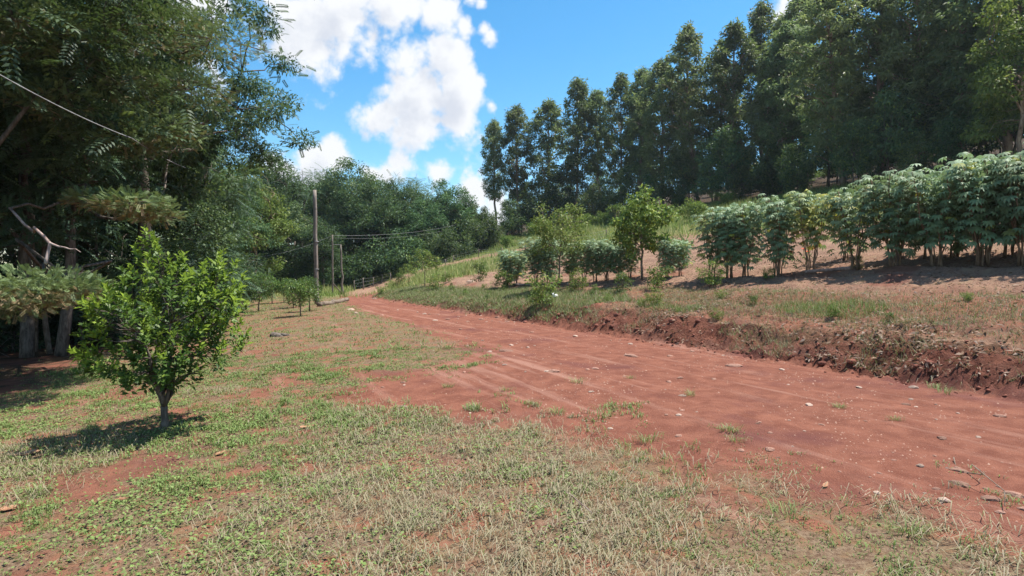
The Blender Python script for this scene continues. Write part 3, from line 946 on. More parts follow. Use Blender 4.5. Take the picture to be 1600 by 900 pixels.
# tree with flat brownish pads and a bare pink branch at the left edge
def make_padded(seed):
    rng = np.random.default_rng(seed)
    tg, cg, bg_ = Geo(), Geo(), Geo()
    base = at(95, 556)
    o = np.array(base)
    pads = [  # pixel x, y, depth, radius in x, thickness, sprays
        (62, 452, 9.3, 0.95, 0.34, 420), (20, 470, 9.5, 0.7, 0.3, 260), (118, 452, 9.6, 0.5, 0.2, 140), (205, 318, 11.0, 0.75, 0.2, 260), (150, 312, 11.2, 0.5, 0.15, 140),
        (235, 335, 11.4, 0.55, 0.16, 160), (245, 205, 12.0, 0.9, 0.4, 330), (205, 220, 11.5, 0.6, 0.3, 200), (240, 40, 12.5, 1.4, 0.5, 430), (90, 60, 11, 1.2, 0.5, 330), (20, 30, 10, 1.0, 0.45, 260),
        (180, 130, 12, 1.0, 0.4, 300), (330, 60, 13, 1.2, 0.5, 330), (90, 160, 11, 0.8, 0.3, 200), (300, 140, 13, 1.0, 0.4, 280)]
    k = 12; t = np.linspace(0, 1, k)
    H = 9.5
    tr = np.stack([0.25 * np.sin(t * 3), 0.4 * t, H * t], -1) + rng.normal(size=(k, 3)) * 0.03
    tr[0] = 0
    tg.tube(tr, 0.13 * (1.1 - 0.85 * t), 8)
    for (px, py, y, rx_, rz_, n) in pads:
        c = np.array(at_depth(px, py, y)) - o
        z0 = min(max(c[2] + 0.1, 0.6), H - 0.5)
        p0 = np.array([np.interp(z0 / H, t, tr[:, j]) for j in range(3)])
        tg.tube(curve(p0, c, rng, 6, 0.06), np.linspace(0.05, 0.014, 6), 5)
        for q in range(7):
            e = c + rng.normal(size=3) * np.array([rx_, rx_, rz_]) * 0.5
            tg.tube(curve(c, e, rng, 4), np.linspace(0.014, 0.005, 4), 4)
        TP, TD, lf, wd = spray_template(7, 0.13, 0.05, 0.007)
        m = int(n * 2.4)
        d = unit(rng.normal(size=(m, 3)))
        P0 = c + d * rng.random((m, 1)) ** 0.45 * np.array([rx_, rx_, rz_])
        X = unit(d * np.array([1, 1, 0.3]) + rng.normal(size=(m, 3)) * 0.5 + np.array([0, 0, 0.25]))
        Zv = rng.normal(size=(m, 3)) * 0.5 + np.array([0, 0, 1.0])
        Yv = unit(np.cross(Zv, X)); Zv = np.cross(X, Yv)
        B = np.stack([X, Yv, Zv], 1)
        LP = P0[:, None, :] + np.einsum('kj,mjc->mkc', TP, B)
        LD = np.einsum('kj,mjc->mkc', TD + np.array([0.6, 0, 0.2]), B)
        q = len(TP)
        cb = np.clip(0.2 + 0.8 * rng.random((m, 1)) + 0 * LP[..., 0], 0, 1)
        low = (d[:, 2:3] < -0.1) & (rng.random((m, 1)) < (0.7 if py > 250 else 0.3))
        yg = np.where(low, 0.4 + 0.6 * rng.random((m, 1)), 0.12 * rng.random((m, 1))) * np.ones((1, q))
        cg.leaves(LP.reshape(-1, 3), LD.reshape(-1, 3), np.repeat(Zv[:, None], q, 1).reshape(-1, 3), lf, wd * 1.6,
                  np.stack([cb, yg, 0 * cb], -1).reshape(-1, 3))
    # bare branch
    a = np.array(at_depth(15, 325, 10.4)) - o; b = np.array(at_depth(78, 380, 9.9)) - o
    c1 = np.array(at_depth(72, 412, 9.8)) - o; c2 = np.array(at_depth(126, 394, 9.8)) - o
    bg_.tube(np.concatenate([curve(a, b, rng, 7), curve(b, c1, rng, 5, 0, 0.03)[1:]]), np.linspace(0.02, 0.03, 11), 7)
    bg_.tube(curve(b, c2, rng, 7, 0, 0.03), np.linspace(0.022, 0.006, 7), 6)
    p0 = np.array([np.interp(0.42, t, tr[:, j]) for j in range(3)])
    tg.tube(curve(p0, a + np.array([0, 0.03, 0.0]), rng, 6, 0, 0.02), np.linspace(0.035, 0.02, 6), 6)
    root = thing('conifer_tree', 'conifer with flat feathery pads and a bare pinkish branch, left edge', 'tree', base)
    link('trunk', tg.mesh('trunk', M['darkbark'], True), root)
    link('crown', cg.mesh('crown', M['conifer']), root)
    b = link('bare_branch', bg_.mesh('bare_branch', M['deadwood'], True), root)
    b['label'] = 'bare forked pinkish branch'


make_padded(81)

# slender trunks and a few dark shrubs at the foot of the left woods
def bare_trunk(seed, H, r):
    rng = np.random.default_rng(seed); g = Geo(); t = np.linspace(0, 1, 9)
    p = np.stack([0.3 * np.sin(t * 2 + seed), 0.2 * np.cos(t * 3 + seed) - 0.2, t * H], -1) + rng.normal(size=(9, 3)) * 0.03
    g.tube(p, r * (1.15 - 0.5 * t), 8)
    for q in range(4):
        z = 0.5 + 0.12 * q; p0 = np.array([np.interp(z, t, p[:, j]) for j in range(3)])
        g.tube(curve(p0, p0 + rng.normal(size=3) * np.array([1, 1, 0.3]) + np.array([0, 0, 0.9]), rng, 5), np.linspace(r * 0.4, 0.01, 5), 5)
    c = Geo()
    cs = p[-1] + rng.normal(size=(26, 3)) * np.array([1.0, 1.0, 0.9]) + np.array([0, 0, 0.3])
    for q in cs[::2]: g.tube(curve(p[-2], q, rng, 4), np.linspace(r * 0.3, 0.008, 4), 4)
    foliage(c, rng, cs, 0.6, 0.45, 120, 0.14, 0.065, 0.3, 0.6, 0.03)
    return g.mesh('trunk', M['bark'], True), c.mesh('crown', M['glossy'])


TRK = [bare_trunk(91, 5.2, 0.062), bare_trunk(92, 5.6, 0.05)]
for k, (px, py, lab) in enumerate([(93, 548, 'slender pale trunk left of the bushy citrus'), (131, 536, 'thicker pale trunk of a pair beside the bushy citrus'),
                                   (142, 530, 'thin trunk close behind its thicker neighbour'), (40, 552, 'dim slender trunk near the left edge'), (188, 520, 'slim trunk half hidden behind the bushy citrus')]):
    loc = at(px, py)
    plant('woodland_tree', TRK[k % 2], lab + ' in the left woods', 'tree', (loc.x, loc.y, loc.z - 0.05), k * 1.3, 1.0 - 0.06 * k, 'slender trunks in the left woods')

SHR = [make_broadleaf(95, 2.2, 1.3, 0.0, 34, 130, 0.13, 0.06, 'glossy', 0.8, 0.04, (0.35, 0.6), 0.2, 0.03, low=-0.95),
       make_feathery(96, 2.4, 1.4, 0.0, 34, 22, 'feathery', 0.10, 0.03, 0.5, 0.6, (0.35, 0.6), 0.04, low=-0.95)]
for k, (px, d, s, lab) in enumerate([(20, 17, 1.0, 'dark shrub in the shade behind the padded conifer'), (110, 19, 1.2, 'dark shrub behind the slender trunks'), (170, 18, 1.0, 'shaded shrub left behind the bushy citrus'),
                                     (230, 18, 1.4, 'shaded shrub straight behind the bushy citrus'), (285, 21, 1.3, 'feathery shrub right behind the bushy citrus'), (318, 25, 1.3, 'fine leaved shrub at the edge of the woods by the lawn'),
                                     (345, 32, 1.4, 'leafy shrub at the woods edge beyond the lawn'), (378, 42, 1.4, 'shrub at the woods edge behind the orchard saplings'), (-60, 16, 1.2, 'dark shrub at the left edge of the woods'),
                                     (60, 19, 1.8, 'tall shrub deep between trunks in the left woods'), (260, 27, 2.0, 'tall shrub deep in the woods behind the citrus')]):
    loc = on_ground(px, d)
    plant('shrub', SHR[k % 2], lab, 'shrub', loc, k * 1.1, s, 'undergrowth of the left woods', ('stem', 'foliage'))

# undergrowth along the foot of the far woods
WS = [make_broadleaf(97, 3.0, 1.9, 0.0, 36, 130, 0.24, 0.11, 'broadleaf', 0.9, 0.05, (0.5, 0.9), 0.2, 0.12, low=-0.95),
      make_broadleaf(98, 1.6, 1.3, 0.0, 26, 110, 0.18, 0.08, 'weed', 0.8, 0.03, (0.35, 0.6), 0.2, 0.25, low=-0.95)]
for k in range(15):
    px = 405 + k * 25; d = 61 + 4 * ((k * 5) % 3) + 0.35 * k
    loc = on_ground(px, d)
    plant('shrub', WS[0], '%s dark shrub from the left along the foot of the far woods' % ORD[k], 'shrub', loc, k * 0.7, 1.0 + 0.35 * ((k * 7) % 4) / 3, 'shrubs at the foot of the far woods', ('stem', 'foliage'))
hb = [(560, 428, 'left end'), (600, 418, ''), (640, 412, ''), (672, 404, ''), (705, 392, ''), (735, 388, ''), (770, 385, ''), (795, 386, ''), (840, 372, ''), (915, 358, ''), (945, 352, ''), (975, 350, ''), (1000, 346, ''),
      (1085, 345, ''), (1130, 322, ''), (1215, 300, ''), (1262, 284, ''), (1290, 276, '')]
for k, (px, py, _) in enumerate(hb):
    loc = at(px, py)
    plant('bush', WS[1], '%s light green bush from the left in the grass belt below the woods' % ORD[k], 'bush', loc, k * 2.2, 0.75 + 0.5 * ((k * 5) % 7) / 7, 'light bushes in the hillside grass', ('stem', 'foliage'))

# ------------------------------------------------------------------ bushy citrus tree in the foreground
def build_citrus():
    rng = np.random.default_rng(5)
    base = at(257, 668)
    o = np.array(base); d0 = base.y; k = d0 / FPX
    poly = [(240, 362), (262, 388), (290, 400), (325, 412), (350, 398), (380, 412), (394, 450), (384, 490), (394, 520), (372, 545), (352, 566), (326, 584), (290, 592),
            (240, 596), (195, 590), (158, 572), (114, 552), (140, 540), (152, 500), (146, 465), (185, 452), (200, 420), (215, 390)]
    pp = np.array(poly, float)

    def inside(x, y):
        r = False
        for i in range(len(pp)):
            ax, ay = pp[i]; bx, by = pp[(i + 1) % len(pp)]
            if (ay > y) != (by > y) and x < (bx - ax) * (y - ay) / (by - ay) + ax: r = not r
        return r
    tips = []
    for (x, y) in poly + [(232, 378), (350, 402), (335, 412), (370, 415), (160, 470), (130, 548), (388, 455), (390, 515), (290, 402), (300, 430), (225, 410), (372, 432), (248, 380), (228, 392), (250, 402), (242, 372), (362, 408), (385, 432), (345, 420), (395, 470), (380, 470), (165, 478), (172, 458), (122, 556), (150, 562), (105, 548), (360, 540), (385, 535)]:
        tips.append((x, y, rng.normal() * 0.12, 1))
    while len(tips) < 330:
        x, y = rng.uniform(105, 396), rng.uniform(362, 600)
        if inside(262 + (x - 262) * 1.22, 490 + (y - 490) * (1.32 if y < 490 else 1.08)):
            e = 1 - ((x - 262) / 150) ** 2
            f = min(1.0, (y - 350) / 110.0)
            dep = rng.uniform(-1, 1) * 0.8 * math.sqrt(max(e, 0.05)) * f * (1 - 0.35 * max(0, (y - 560) / 60))
            tips.append((x, y, dep, 0))
    wg, cg, yg_ = Geo(), Geo(), Geo()
    fork = np.array([0, 0, 0.25])
    wg.tube([(0.0, 0, -0.08), (0.01, 0, 0.08), (-0.005, 0.01, 0.17), (0, 0, 0.27)], [0.06, 0.045, 0.04, 0.042], 9)
    stems = []
    for (a, l, zz) in [(0.1, 0.35, 1.0), (0.35, 0.55, 1.25), (2.9, 0.5, 0.9), (1.8, 0.25, 1.5), (3.6, 0.35, 1.2), (4.6, 0.45, 1.0), (5.4, 0.55, 1.1), (2.3, 0.6, 0.8), (0.9, 0.6, 1.0)]:
        e = fork + np.array([math.cos(a) * l, math.sin(a) * l, zz])
        c = curve(fork, e, rng, 8, 0.04, 0.04)
        wg.tube(c, np.linspace(0.028, 0.010, 8), 7); stems.append(c)
    sp = np.concatenate(stems)
    P, D, Nn, Ls, Ws, cols = [[], []], [[], []], [[], []], [[], []], [[], []], [[], []]
    for (x, y, dep, edge) in tips:
        x = 262 + (x - 262) * 0.9
        yy = d0 + dep
        q = np.array(at_depth(x, y, yy)) - o
        if dep != 0: q = np.array([(x - 257) * k, dep, (668 - y) * k - 0.03])
        j = np.argmin(np.linalg.norm(sp - q, axis=1) + 0.9 * np.maximum(sp[:, 2] - q[2] + 0.1, 0))
        c = curve(sp[j], q, rng, 6, -0.06, 0.03)
        wg.tube(c, np.linspace(0.006, 0.002, 6), 4)
        out = unit(np.array([q[0], q[1], 0.0]) + 1e-6)
        ax = unit(c[-1] - c[-2]) * 0.5 + np.array([0, 0, 0.75]) + out * 0.25
        ax = unit(ax)
        n = 18
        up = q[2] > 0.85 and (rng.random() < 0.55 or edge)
        new_growth = up  # these higher tips carry the yellow-green new growth
        for i in range(n):
            f = i / (n - 1)
            p = q + ax * (f * 0.17 - 0.10) + rng.normal(size=3) * 0.014
            a = i * 2.4 + rng.random()
            s1 = unit(np.cross(ax, (0.3, 0.5, 0.2))); s2 = np.cross(ax, s1)
            rd = math.cos(a) * s1 + math.sin(a) * s2
            dd = rd * (1.15 - 0.75 * f) + ax * (0.35 + 0.75 * f) + rng.normal(size=3) * 0.18
            if q[2] < 0.9: dd = dd + np.array([0, 0, -0.45 * rng.random()])
            nn = ax * 1.1 - rd * 0.35 + rng.normal(size=3) * 0.25
            w = 1 if new_growth and f > 0.30 else 0
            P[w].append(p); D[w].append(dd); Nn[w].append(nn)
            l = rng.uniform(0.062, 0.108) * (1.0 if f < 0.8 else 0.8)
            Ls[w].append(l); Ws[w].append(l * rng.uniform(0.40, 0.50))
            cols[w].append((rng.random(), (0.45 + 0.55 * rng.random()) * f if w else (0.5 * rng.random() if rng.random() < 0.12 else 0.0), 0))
    root = thing('citrus_tree', 'bushy bright green citrus tree on the lawn in the left foreground', 'tree', base)
    link('trunk', wg.mesh('trunk', M['darkbark'], True), root)
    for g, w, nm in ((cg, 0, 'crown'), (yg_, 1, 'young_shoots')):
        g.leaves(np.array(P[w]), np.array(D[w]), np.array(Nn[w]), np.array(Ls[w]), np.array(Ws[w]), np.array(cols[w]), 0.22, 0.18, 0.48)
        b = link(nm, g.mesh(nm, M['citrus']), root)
        if w: b['label'] = 'yellow-green young leaves at the shoot tips'


build_citrus()

# ------------------------------------------------------------------ orchard saplings, small trees and weeds
SAP = [make_broadleaf(101, 1.6, 0.55, 0.35, 30, 60, 0.085, 0.04, 'orchard', 1.0, 0.028, (0.14, 0.26), 0.2, 0.2, 'bark', low=-0.8),
       make_broadleaf(102, 1.6, 0.6, 0.45, 28, 60, 0.085, 0.04, 'orchard', 1.0, 0.028, (0.14, 0.26), 0.2, 0.12, 'bark', low=-0.8)]
for k, (px, py, ty, v, lab) in enumerate([(470, 494, 437, 0, 'nearest orchard sapling left of the utility pole'), (484, 486, 432, 1, 'sapling right beside the nearest one, by the pole foot'),
                                          (458, 481, 434, 1, 'middle orchard sapling between the pole and the woods'), (444, 473, 436, 0, 'farthest small orchard sapling in the row'),
                                          (404, 487, 425, 1, 'leftmost orchard sapling by the end of the left woods'), (425, 474, 432, 0, 'small sapling between the leftmost one and the row')]):
    loc = at(px, py); H = (py - ty) / FPX * loc.y
    plant('citrus_sapling', SAP[v], lab, 'tree', loc, k * 1.4, H / 1.6, 'orchard saplings by the far lawn')

AIR = make_broadleaf(103, 3.2, 1.05, 1.0, 60, 75, 0.085, 0.05, 'yellowtree', 0.9, 0.04, (0.18, 0.36), 0.2, 0.3, 'bark', low=-0.75)
LEAFY = make_broadleaf(104, 3.4, 1.05, 0.8, 62, 62, 0.15, 0.085, 'weed', 1.0, 0.05, (0.2, 0.36), 0.45, 0.3, 'bark', low=-0.85)
THIN = make_broadleaf(105, 2.2, 0.85, 0.75, 40, 34, 0.10, 0.055, 'weed', 0.7, 0.025, (0.14, 0.26), 0.2, 0.35, 'bark', low=-0.5)
for (me, nm, px, py, ty, h0, lab) in [(AIR, 'airy_tree', 873, 450, 322, 3.2, 'airy yellow-green tree standing among the cassava'), (LEAFY, 'leafy_tree', 1003, 437, 305, 3.4, 'bright leafy tree with lopsided crown among the cassava'),
                                      (THIN, 'young_tree', 664, 449, 392, 2.2, 'young tree with thin crown above the road bank'), (THIN, 'young_tree', 639, 446, 414, 2.2, 'small reddish young tree left of the thin crowned one')]:
    loc = at(px, py); H = (py - ty) / FPX * loc.y
    plant(nm, me, lab, 'tree', loc, 0.8, H / h0)

WEED = [make_broadleaf(111, 0.9, 0.42, 0.0, 26, 42, 0.075, 0.035, 'weed', 0.9, 0.012, (0.10, 0.19), 0.1, 0.2, 'cane', low=-0.95),
        make_broadleaf(112, 0.9, 0.36, 0.0, 24, 36, 0.085, 0.03, 'orchard', 1.1, 0.012, (0.10, 0.18), 0.1, 0.2, 'cane', low=-0.95),
        make_broadleaf(113, 0.9, 0.5, 0.0, 30, 44, 0.065, 0.032, 'weed', 0.7, 0.012, (0.10, 0.18), 0.1, 0.45, 'cane', low=-0.95)]
for k, (px, py, ty, v, lab) in enumerate([
        (748, 440, 409, 1, 'dark green bush beside a grey boulder on the slope'), (786, 450, 420, 0, 'leafy weed at the left end of the small cassava row'), (848, 478, 424, 0, 'tall leafy weed on the bank edge left of the white lump'),
        (903, 454, 424, 2, 'small yellow-green shrub below the airy tree'), (973, 458, 424, 1, 'dark shrub on the bank below the bright leafy tree'), (1028, 450, 412, 0, 'shrub right of the bright leafy tree trunk'),
        (1058, 420, 366, 1, 'tall green shrub between the leafy tree and tall cassava'), (1112, 446, 408, 2, 'bright round shrub below the left end of the tall cassava'), (1022, 478, 450, 2, 'small weed on the red bank below the leafy tree'),
        (697, 442, 424, 0, 'low weed round a stake above the road bank'), (680, 452, 428, 2, 'pale weed between the thin young tree and the stake'), (860, 440, 424, 2, 'low weed at the foot of the airy tree'), (1200, 436, 416, 0, 'low weed under the tall cassava by the red flowers'),
        (808, 436, 392, 1, 'narrow dark shrub in front of the small cassava'), (1340, 420, 398, 1, 'green weed at the foot of the slim cassava'), (610, 452, 438, 2, 'small bush by the fence beyond the gate'), (625, 448, 425, 1, 'bush at the turn of the track'),
        (595, 460, 446, 0, 'weed at the near end of the road bank')]):
    loc = at(px, py); H = (py - ty) / FPX * loc.y
    plant('weed_shrub', WEED[v], lab, 'shrub', loc, k * 1.9, H / 0.9, 'weeds and shrubs on the bank', ('stem', 'foliage'))

rw = random.Random(23)
for k in range(22):
    v = 1 + 30 * (k + rw.random()) / 22; u = rw.uniform(0.9, 3.6)
    x = 6.6 + TX * v + NX * u; y = 7.4 + TY * v + NY * u
    plant('low_weed', WEED[rw.randrange(3)], '%s low green weed from the right on the slope above the bank' % ORD[k], 'weed', (x, y, hz(x, y) - 0.02), k * 1.3, rw.uniform(0.22, 0.42), 'low weeds on the slope', ('stem', 'foliage'))

# ------------------------------------------------------------------ cassava
def make_cassava(seed, H, stems, nleaf, spread, yellow=0.03, low=0.28):
    rng = np.random.default_rng(seed)
    sg, lg = Geo(), Geo()
    P, D, Nn, col, sc = [], [], [], [], []
    for i in range(stems):
        a = i * 2.399 + rng.normal() * 0.4
        b = np.array([math.cos(a) * 0.10, math.sin(a) * 0.10, -0.05])
        r = spread * (0.35 + 0.65 * rng.random())
        e = np.array([math.cos(a) * r, math.sin(a) * r, H * (0.80 + 0.16 * rng.random())])
        c = curve(b, e, rng, 8, 0.0, 0.025)
        c[1:-1, :2] *= (np.linspace(0.15, 0.9, 6) ** 0.3)[:, None]
        sg.tube(c, np.linspace(0.018, 0.009, 8), 6)
        m = nleaf // stems
        for j in range(m):
            f = low + (1 - low) * ((j + rng.random()) / m) ** 0.75
            p0 = np.array([np.interp(f, np.linspace(0, 1, 8), c[:, q]) for q in range(3)])
            aa = j * 2.399 + rng.random()
            ol = rng.uniform(0.16, 0.42) * (1.25 - 0.5 * f)
            el = (f - 0.55) * 1.3
            off = np.array([math.cos(aa) * ol, math.sin(aa) * ol, ol * el])
            P.append(p0 + off)
            D.append(np.array([math.cos(aa), math.sin(aa), -0.55 + 0.5 * (f - 0.7)]) + rng.normal(size=3) * 0.15)
            Nn.append(np.array([math.cos(aa) * 0.35, math.sin(aa) * 0.35, 1.0]) + rng.normal(size=3) * 0.18)
            col.append((np.clip(0.25 + 0.6 * f * rng.random() + 0.25 * (f > 0.8), 0, 1), rng.random() if rng.random() < yellow * (2.5 if f < 0.45 else 1) else 0, 0)); sc.append(rng.uniform(0.75, 1.2))
            if f > 0.35: sg.tube([p0, p0 + off], [0.003, 0.002], 3)
    P, D, Nn = np.array(P), unit(np.array(D)), np.array(Nn)
    S = unit(np.cross(D, Nn)); Nn = np.cross(S, D); col = np.array(col); sc = np.array(sc)
    for ang in (-1.9, -1.2, -0.6, 0.0, 0.6, 1.2, 1.9):
        dd = math.cos(ang) * D + math.sin(ang) * S - 0.28 * Nn
        l = 0.165 * (1 - 0.12 * abs(ang)) * sc
        lg.leaves(P, dd, Nn + 0.1 * D, l, 0.046 * sc, col, 0.15, 0.22, 0.55)
    return sg.mesh('canes', M['cane'], True), lg.mesh('leaves', M['cassava'])


CAS = [make_cassava(121, 2.6, 8, 430, 0.74, low=0.27), make_cassava(122, 2.6, 7, 390, 0.68, low=0.26), make_cassava(123, 2.6, 9, 450, 0.8, low=0.28), make_cassava(124, 2.4, 6, 260, 0.55, 0.08, 0.3), make_cassava(125, 2.4, 6, 270, 0.6, 0.75, 0.4)]
cas = [  # base px, base py, top py, variant, label
    (1112, 433, 330, 3, 'small cassava at the very left end of the tall row'), (1140, 432, 322, 1, 'cassava next to the small one ending the tall row'), (1165, 431, 318, 1, 'third cassava from the left of the tall row'), (1215, 430, 305, 1, 'dense cassava left of the yellowing one'), (1266, 424, 296, 4, 'yellowing cassava in the middle of the tall row'),
    (1337, 421, 290, 3, 'slim open cassava right of the yellowing one'), (1398, 420, 268, 0, 'first of the three big dark cassava clumps'), (1463, 418, 254, 2, 'second of the big cassava clumps with many canes'), (1535, 414, 238, 0, 'third big cassava clump with spreading canes'),
    (1600, 412, 226, 2, 'big cassava cut by the right edge'), (1670, 410, 215, 1, 'cassava beyond the right edge')]
for k, (px, py, ty, v, lab) in enumerate(cas):
    loc = at(px, py); H = (py - ty) / FPX * loc.y; s = H / (2.6 if v < 3 else 2.4)
    plant('cassava_plant', CAS[v], lab, 'cassava', loc, k * 1.7, (s * 1.12, s * 1.12, s), 'tall cassava row', ('canes', 'leaves'))
for k in range(12):   # the row behind
    if k in (0, 1, 3): continue
    px = 1190 + k * 42; loc0 = at(px, 418)
    loc = loc0 + Vector((NX * 1.5, NY * 1.5, 0)); loc.z = hz(loc.x, loc.y)
    ty = np.interp(px, [1190, 1330, 1420, 1600, 1700], [308, 292, 262, 222, 205]) + 4
    pxx = 800 + FPX * loc.x / loc.y
    H = EYE + (430 - ty) / FPX * loc.y - loc.z
    plant('cassava_plant', CAS[[3, 1, 4, 3, 0, 1, 2, 0, 1, 2, 0, 1][k]], '%s cassava from the left in the row behind the tall front row' % ORD[k - 2 if k > 3 else 0], 'cassava', loc, k * 2.1, max(0.6, H / 2.6), 'second cassava row', ('canes', 'leaves'))
small = [(792, 446, 392), (806, 445, 388), (838, 443, 372), (858, 442, 374), (893, 440, 376), (912, 440, 374), (930, 439, 376), (948, 438, 375), (966, 437, 378), (984, 436, 378), (1042, 434, 376), (1062, 430, 370)]
for k, (px, py, ty) in enumerate(small):
    loc = at(px, py); H = (py - ty) / FPX * loc.y
    plant('cassava_plant', CAS[[1, 3, 0, 1, 2, 3, 1, 0, 2, 3, 1, 3][k]], '%s cassava from the left in the lower row under the airy tree' % ORD[k], 'cassava', loc, k * 1.3, (H / 2.1, H / 2.1, H / 2.55), 'lower cassava row', ('canes', 'leaves'))

# red flowers at the foot of the cassava
def flower_plant(px, py, lab):
    rng = np.random.default_rng(px); loc = at(px, py); root = thing('flowering_weed', lab, 'flower', loc)
    sg, fg = Geo(), Geo()
    for i in range(7):
        e = np.array([rng.normal() * 0.16, rng.normal() * 0.12, rng.uniform(0.3, 0.55)])
        sg.tube(curve((0, 0, -0.02), e, rng, 5), 0.006, 4, (0.4, 0, 0))
        foliage(sg, rng, [e * 0.6], 0.1, 0.1, 10, 0.07, 0.03)
        a = np.arange(6) * math.pi / 3
        fg.leaves(np.tile(e, (6, 1)), np.stack([np.cos(a), np.sin(a) - 0.4, 0 * a + 0.3], -1), np.tile((0, -0.6, 1.0), (6, 1)), 0.07, 0.06, np.tile((0.5, 0, 0), (6, 1)))
    link('stem', sg.mesh('stem', M['weed']), root); link('blossom', fg.mesh('blossom', M['flower']), root)


flower_plant(1226, 416, 'red flowers in front of the dense cassava'); flower_plant(1258, 414, 'red flowers at the foot of the yellowing cassava')

# ------------------------------------------------------------------ poles, gate, fences, cables
def pole_mesh(name, base, top, r0, r1, mat, seed=0, sides=9, k=9, wob=0.012):
    rng = np.random.default_rng(seed); g = Geo()
    b = np.array(base, float); t = np.array(top, float)
    p = curve((0, 0, -0.15), t - b, rng, k, 0, wob / max(1, np.linalg.norm(t - b)) * 2)
    rr = np.linspace(r0, r1, k) * (1 + 0.05 * rng.normal(size=k))
    g.tube(p, rr, sides)
    return g.mesh(name, M[mat], True)


pb = at(495, 476); pt = at_depth(491.5, 297, pb.y)
r = thing('utility_pole', 'tall bare wooden utility pole at the end of the lawn', 'pole', pb)
link('shaft', pole_mesh('shaft', pb, pt, 0.125, 0.10, 'polewood', 1, 12, 14, 0.004), r)
for q, z in enumerate((1.9, 3.4)):
    g = Geo(); g.tube([(0.0, 0, z), (0.0, 0.0, z + 0.05)], 0.126, 12); link('band', g.mesh('band', M['cable'], True), r)
g1b, g1t = at(520, 461), None
g1t = at_depth(519.2, 367, g1b.y)
g2b = at(535.5, 460); g2t = at_depth(532, 382, g2b.y)
gr = thing('gate_frame', 'two tall thin gate posts with a diagonal brace at the road end', 'gate', g1b)
link('post', pole_mesh('post', g1b, g1t, 0.085, 0.06, 'postwood', 2), gr)
o = link('post', pole_mesh('post', g2b, g2t, 0.10, 0.065, 'postwood', 3), gr); o.location = g2b - g1b
g = Geo(); a = at_depth(521, 443, g1b.y) - g1b; b = at_depth(533.5, 458, g2b.y) - g1b
g.tube(curve(a, b, np.random.default_rng(1), 5, 0, 0.01), 0.045, 7); link('brace', g.mesh('brace', M['postwood'], True), gr)
g = Geo(); a = at_depth(520, 382, g1b.y) - g1b; b = at_depth(532, 382.5, g2b.y) - g1b
g.tube([a, (a + b) / 2, b], 0.018, 5); link('top_wire', g.mesh('top_wire', M['cable'], True), gr)
tp = at(728, 394); tpt = at_depth(727.5, 346, tp.y)
thinp = link('cable_pole', pole_mesh('cable_pole', tp, tpt, 0.09, 0.07, 'postwood', 5)); thinp.location = tp
tag(thinp, 'thin dark cable pole on the far grassy slope', 'pole')


def fence(posts, label):
    base = at(*posts[0][:2])
    root = thing('wire_fence', label, 'fence', base)
    tops = []
    for i, (px, py, ty) in enumerate(posts):
        b = at(px, py); t = at_depth(px, ty, b.y)
        o = link('post', pole_mesh('post', b, t, 0.055, 0.05, 'postwood', 20 + i, 6, 4), root); o.location = b - base
        tops.append((np.array(b - base), np.array(t - base)))
    for f in (0.35, 0.65, 0.93):
        g = Geo(); g.tube([b + (t - b) * f for b, t in tops], 0.007, 4)
        link('wire', g.mesh('wire', M['cable'], True), root)


fence([(553.5, 454, 438), (567.5, 453, 434), (583, 448, 433), (597, 443, 429), (610, 441, 426)], 'low wire fence along the track just beyond the gate')
fence([(660, 424, 412), (696, 416, 405), (708, 411, 399), (748, 402, 389), (784, 399, 388), (821, 396, 382), (885, 386, 372), (947.5, 374, 359)], 'wire fence climbing the slope above the harvested field')
st = at(696, 441)
o = link('stake', pole_mesh('stake', st, at_depth(696, 424, st.y), 0.02, 0.018, 'cane', 31, 5, 4)); o.location = st
tag(o, 'thin upright stake on the slope left of the dark bush', 'stake')


def cable(name, pts, rr, label, sag):
    a = np.array(pts[0])
    g = Geo()
    out = []
    for p, q, s in zip(pts[:-1], pts[1:], sag):
        t = np.linspace(0, 1, 16)[:, None]
        c = np.array(p) + (np.array(q) - np.array(p)) * t
        c[:, 2] -= s * 4 * (t * (1 - t))[:, 0]
        out.append(c[:-1])
    out.append(np.array([pts[-1]]))
    g.tube(np.concatenate(out) - a, rr, 5)
    o = link(name, g.mesh(name, M['cable'], True)); o.location = a
    tag(o, label, 'cable')


cable('overhead_cable', [at_depth(-240, 20, 5.5), at_depth(0, 117, 7.6), at_depth(206, 216, 10.5), at_depth(290, 262, 17)], 0.0085, 'pale cable slanting down into the dark woods at upper left', [0.03, 0.05, 0.05])
cable('overhead_cable', [at_depth(380, 404, 44), g1t - Vector((0, 0, 0.05)), tpt - Vector((0, 0, 0.1))], 0.011, 'thin cable from the woods over the gate post to the far pole', [0.35, 0.5])
cable('overhead_cable', [g1t - Vector((0, 0, 0.25)), tpt - Vector((0, 0, 0.45))], 0.007, 'lower parallel cable between the gate post and the far pole', [0.6])

# log by the pole, fallen poles, stump
def log(px0, py0, px1, py1, rr, mat, label, name='log', seed=0):
    a, b = at(px0, py0), at(px1, py1)
    rng = np.random.default_rng(seed); g = Geo()
    c = curve((0, 0, rr * 0.7), np.array(b - a) + np.array((0, 0, rr * 0.7)), rng, 7, 0, 0.01)
    g.tube(c, rr * (1 + 0.06 * rng.normal(size=7)), 10)
    o = link(name, g.mesh(name, M[mat], True)); o.location = a
    tag(o, label, 'log')


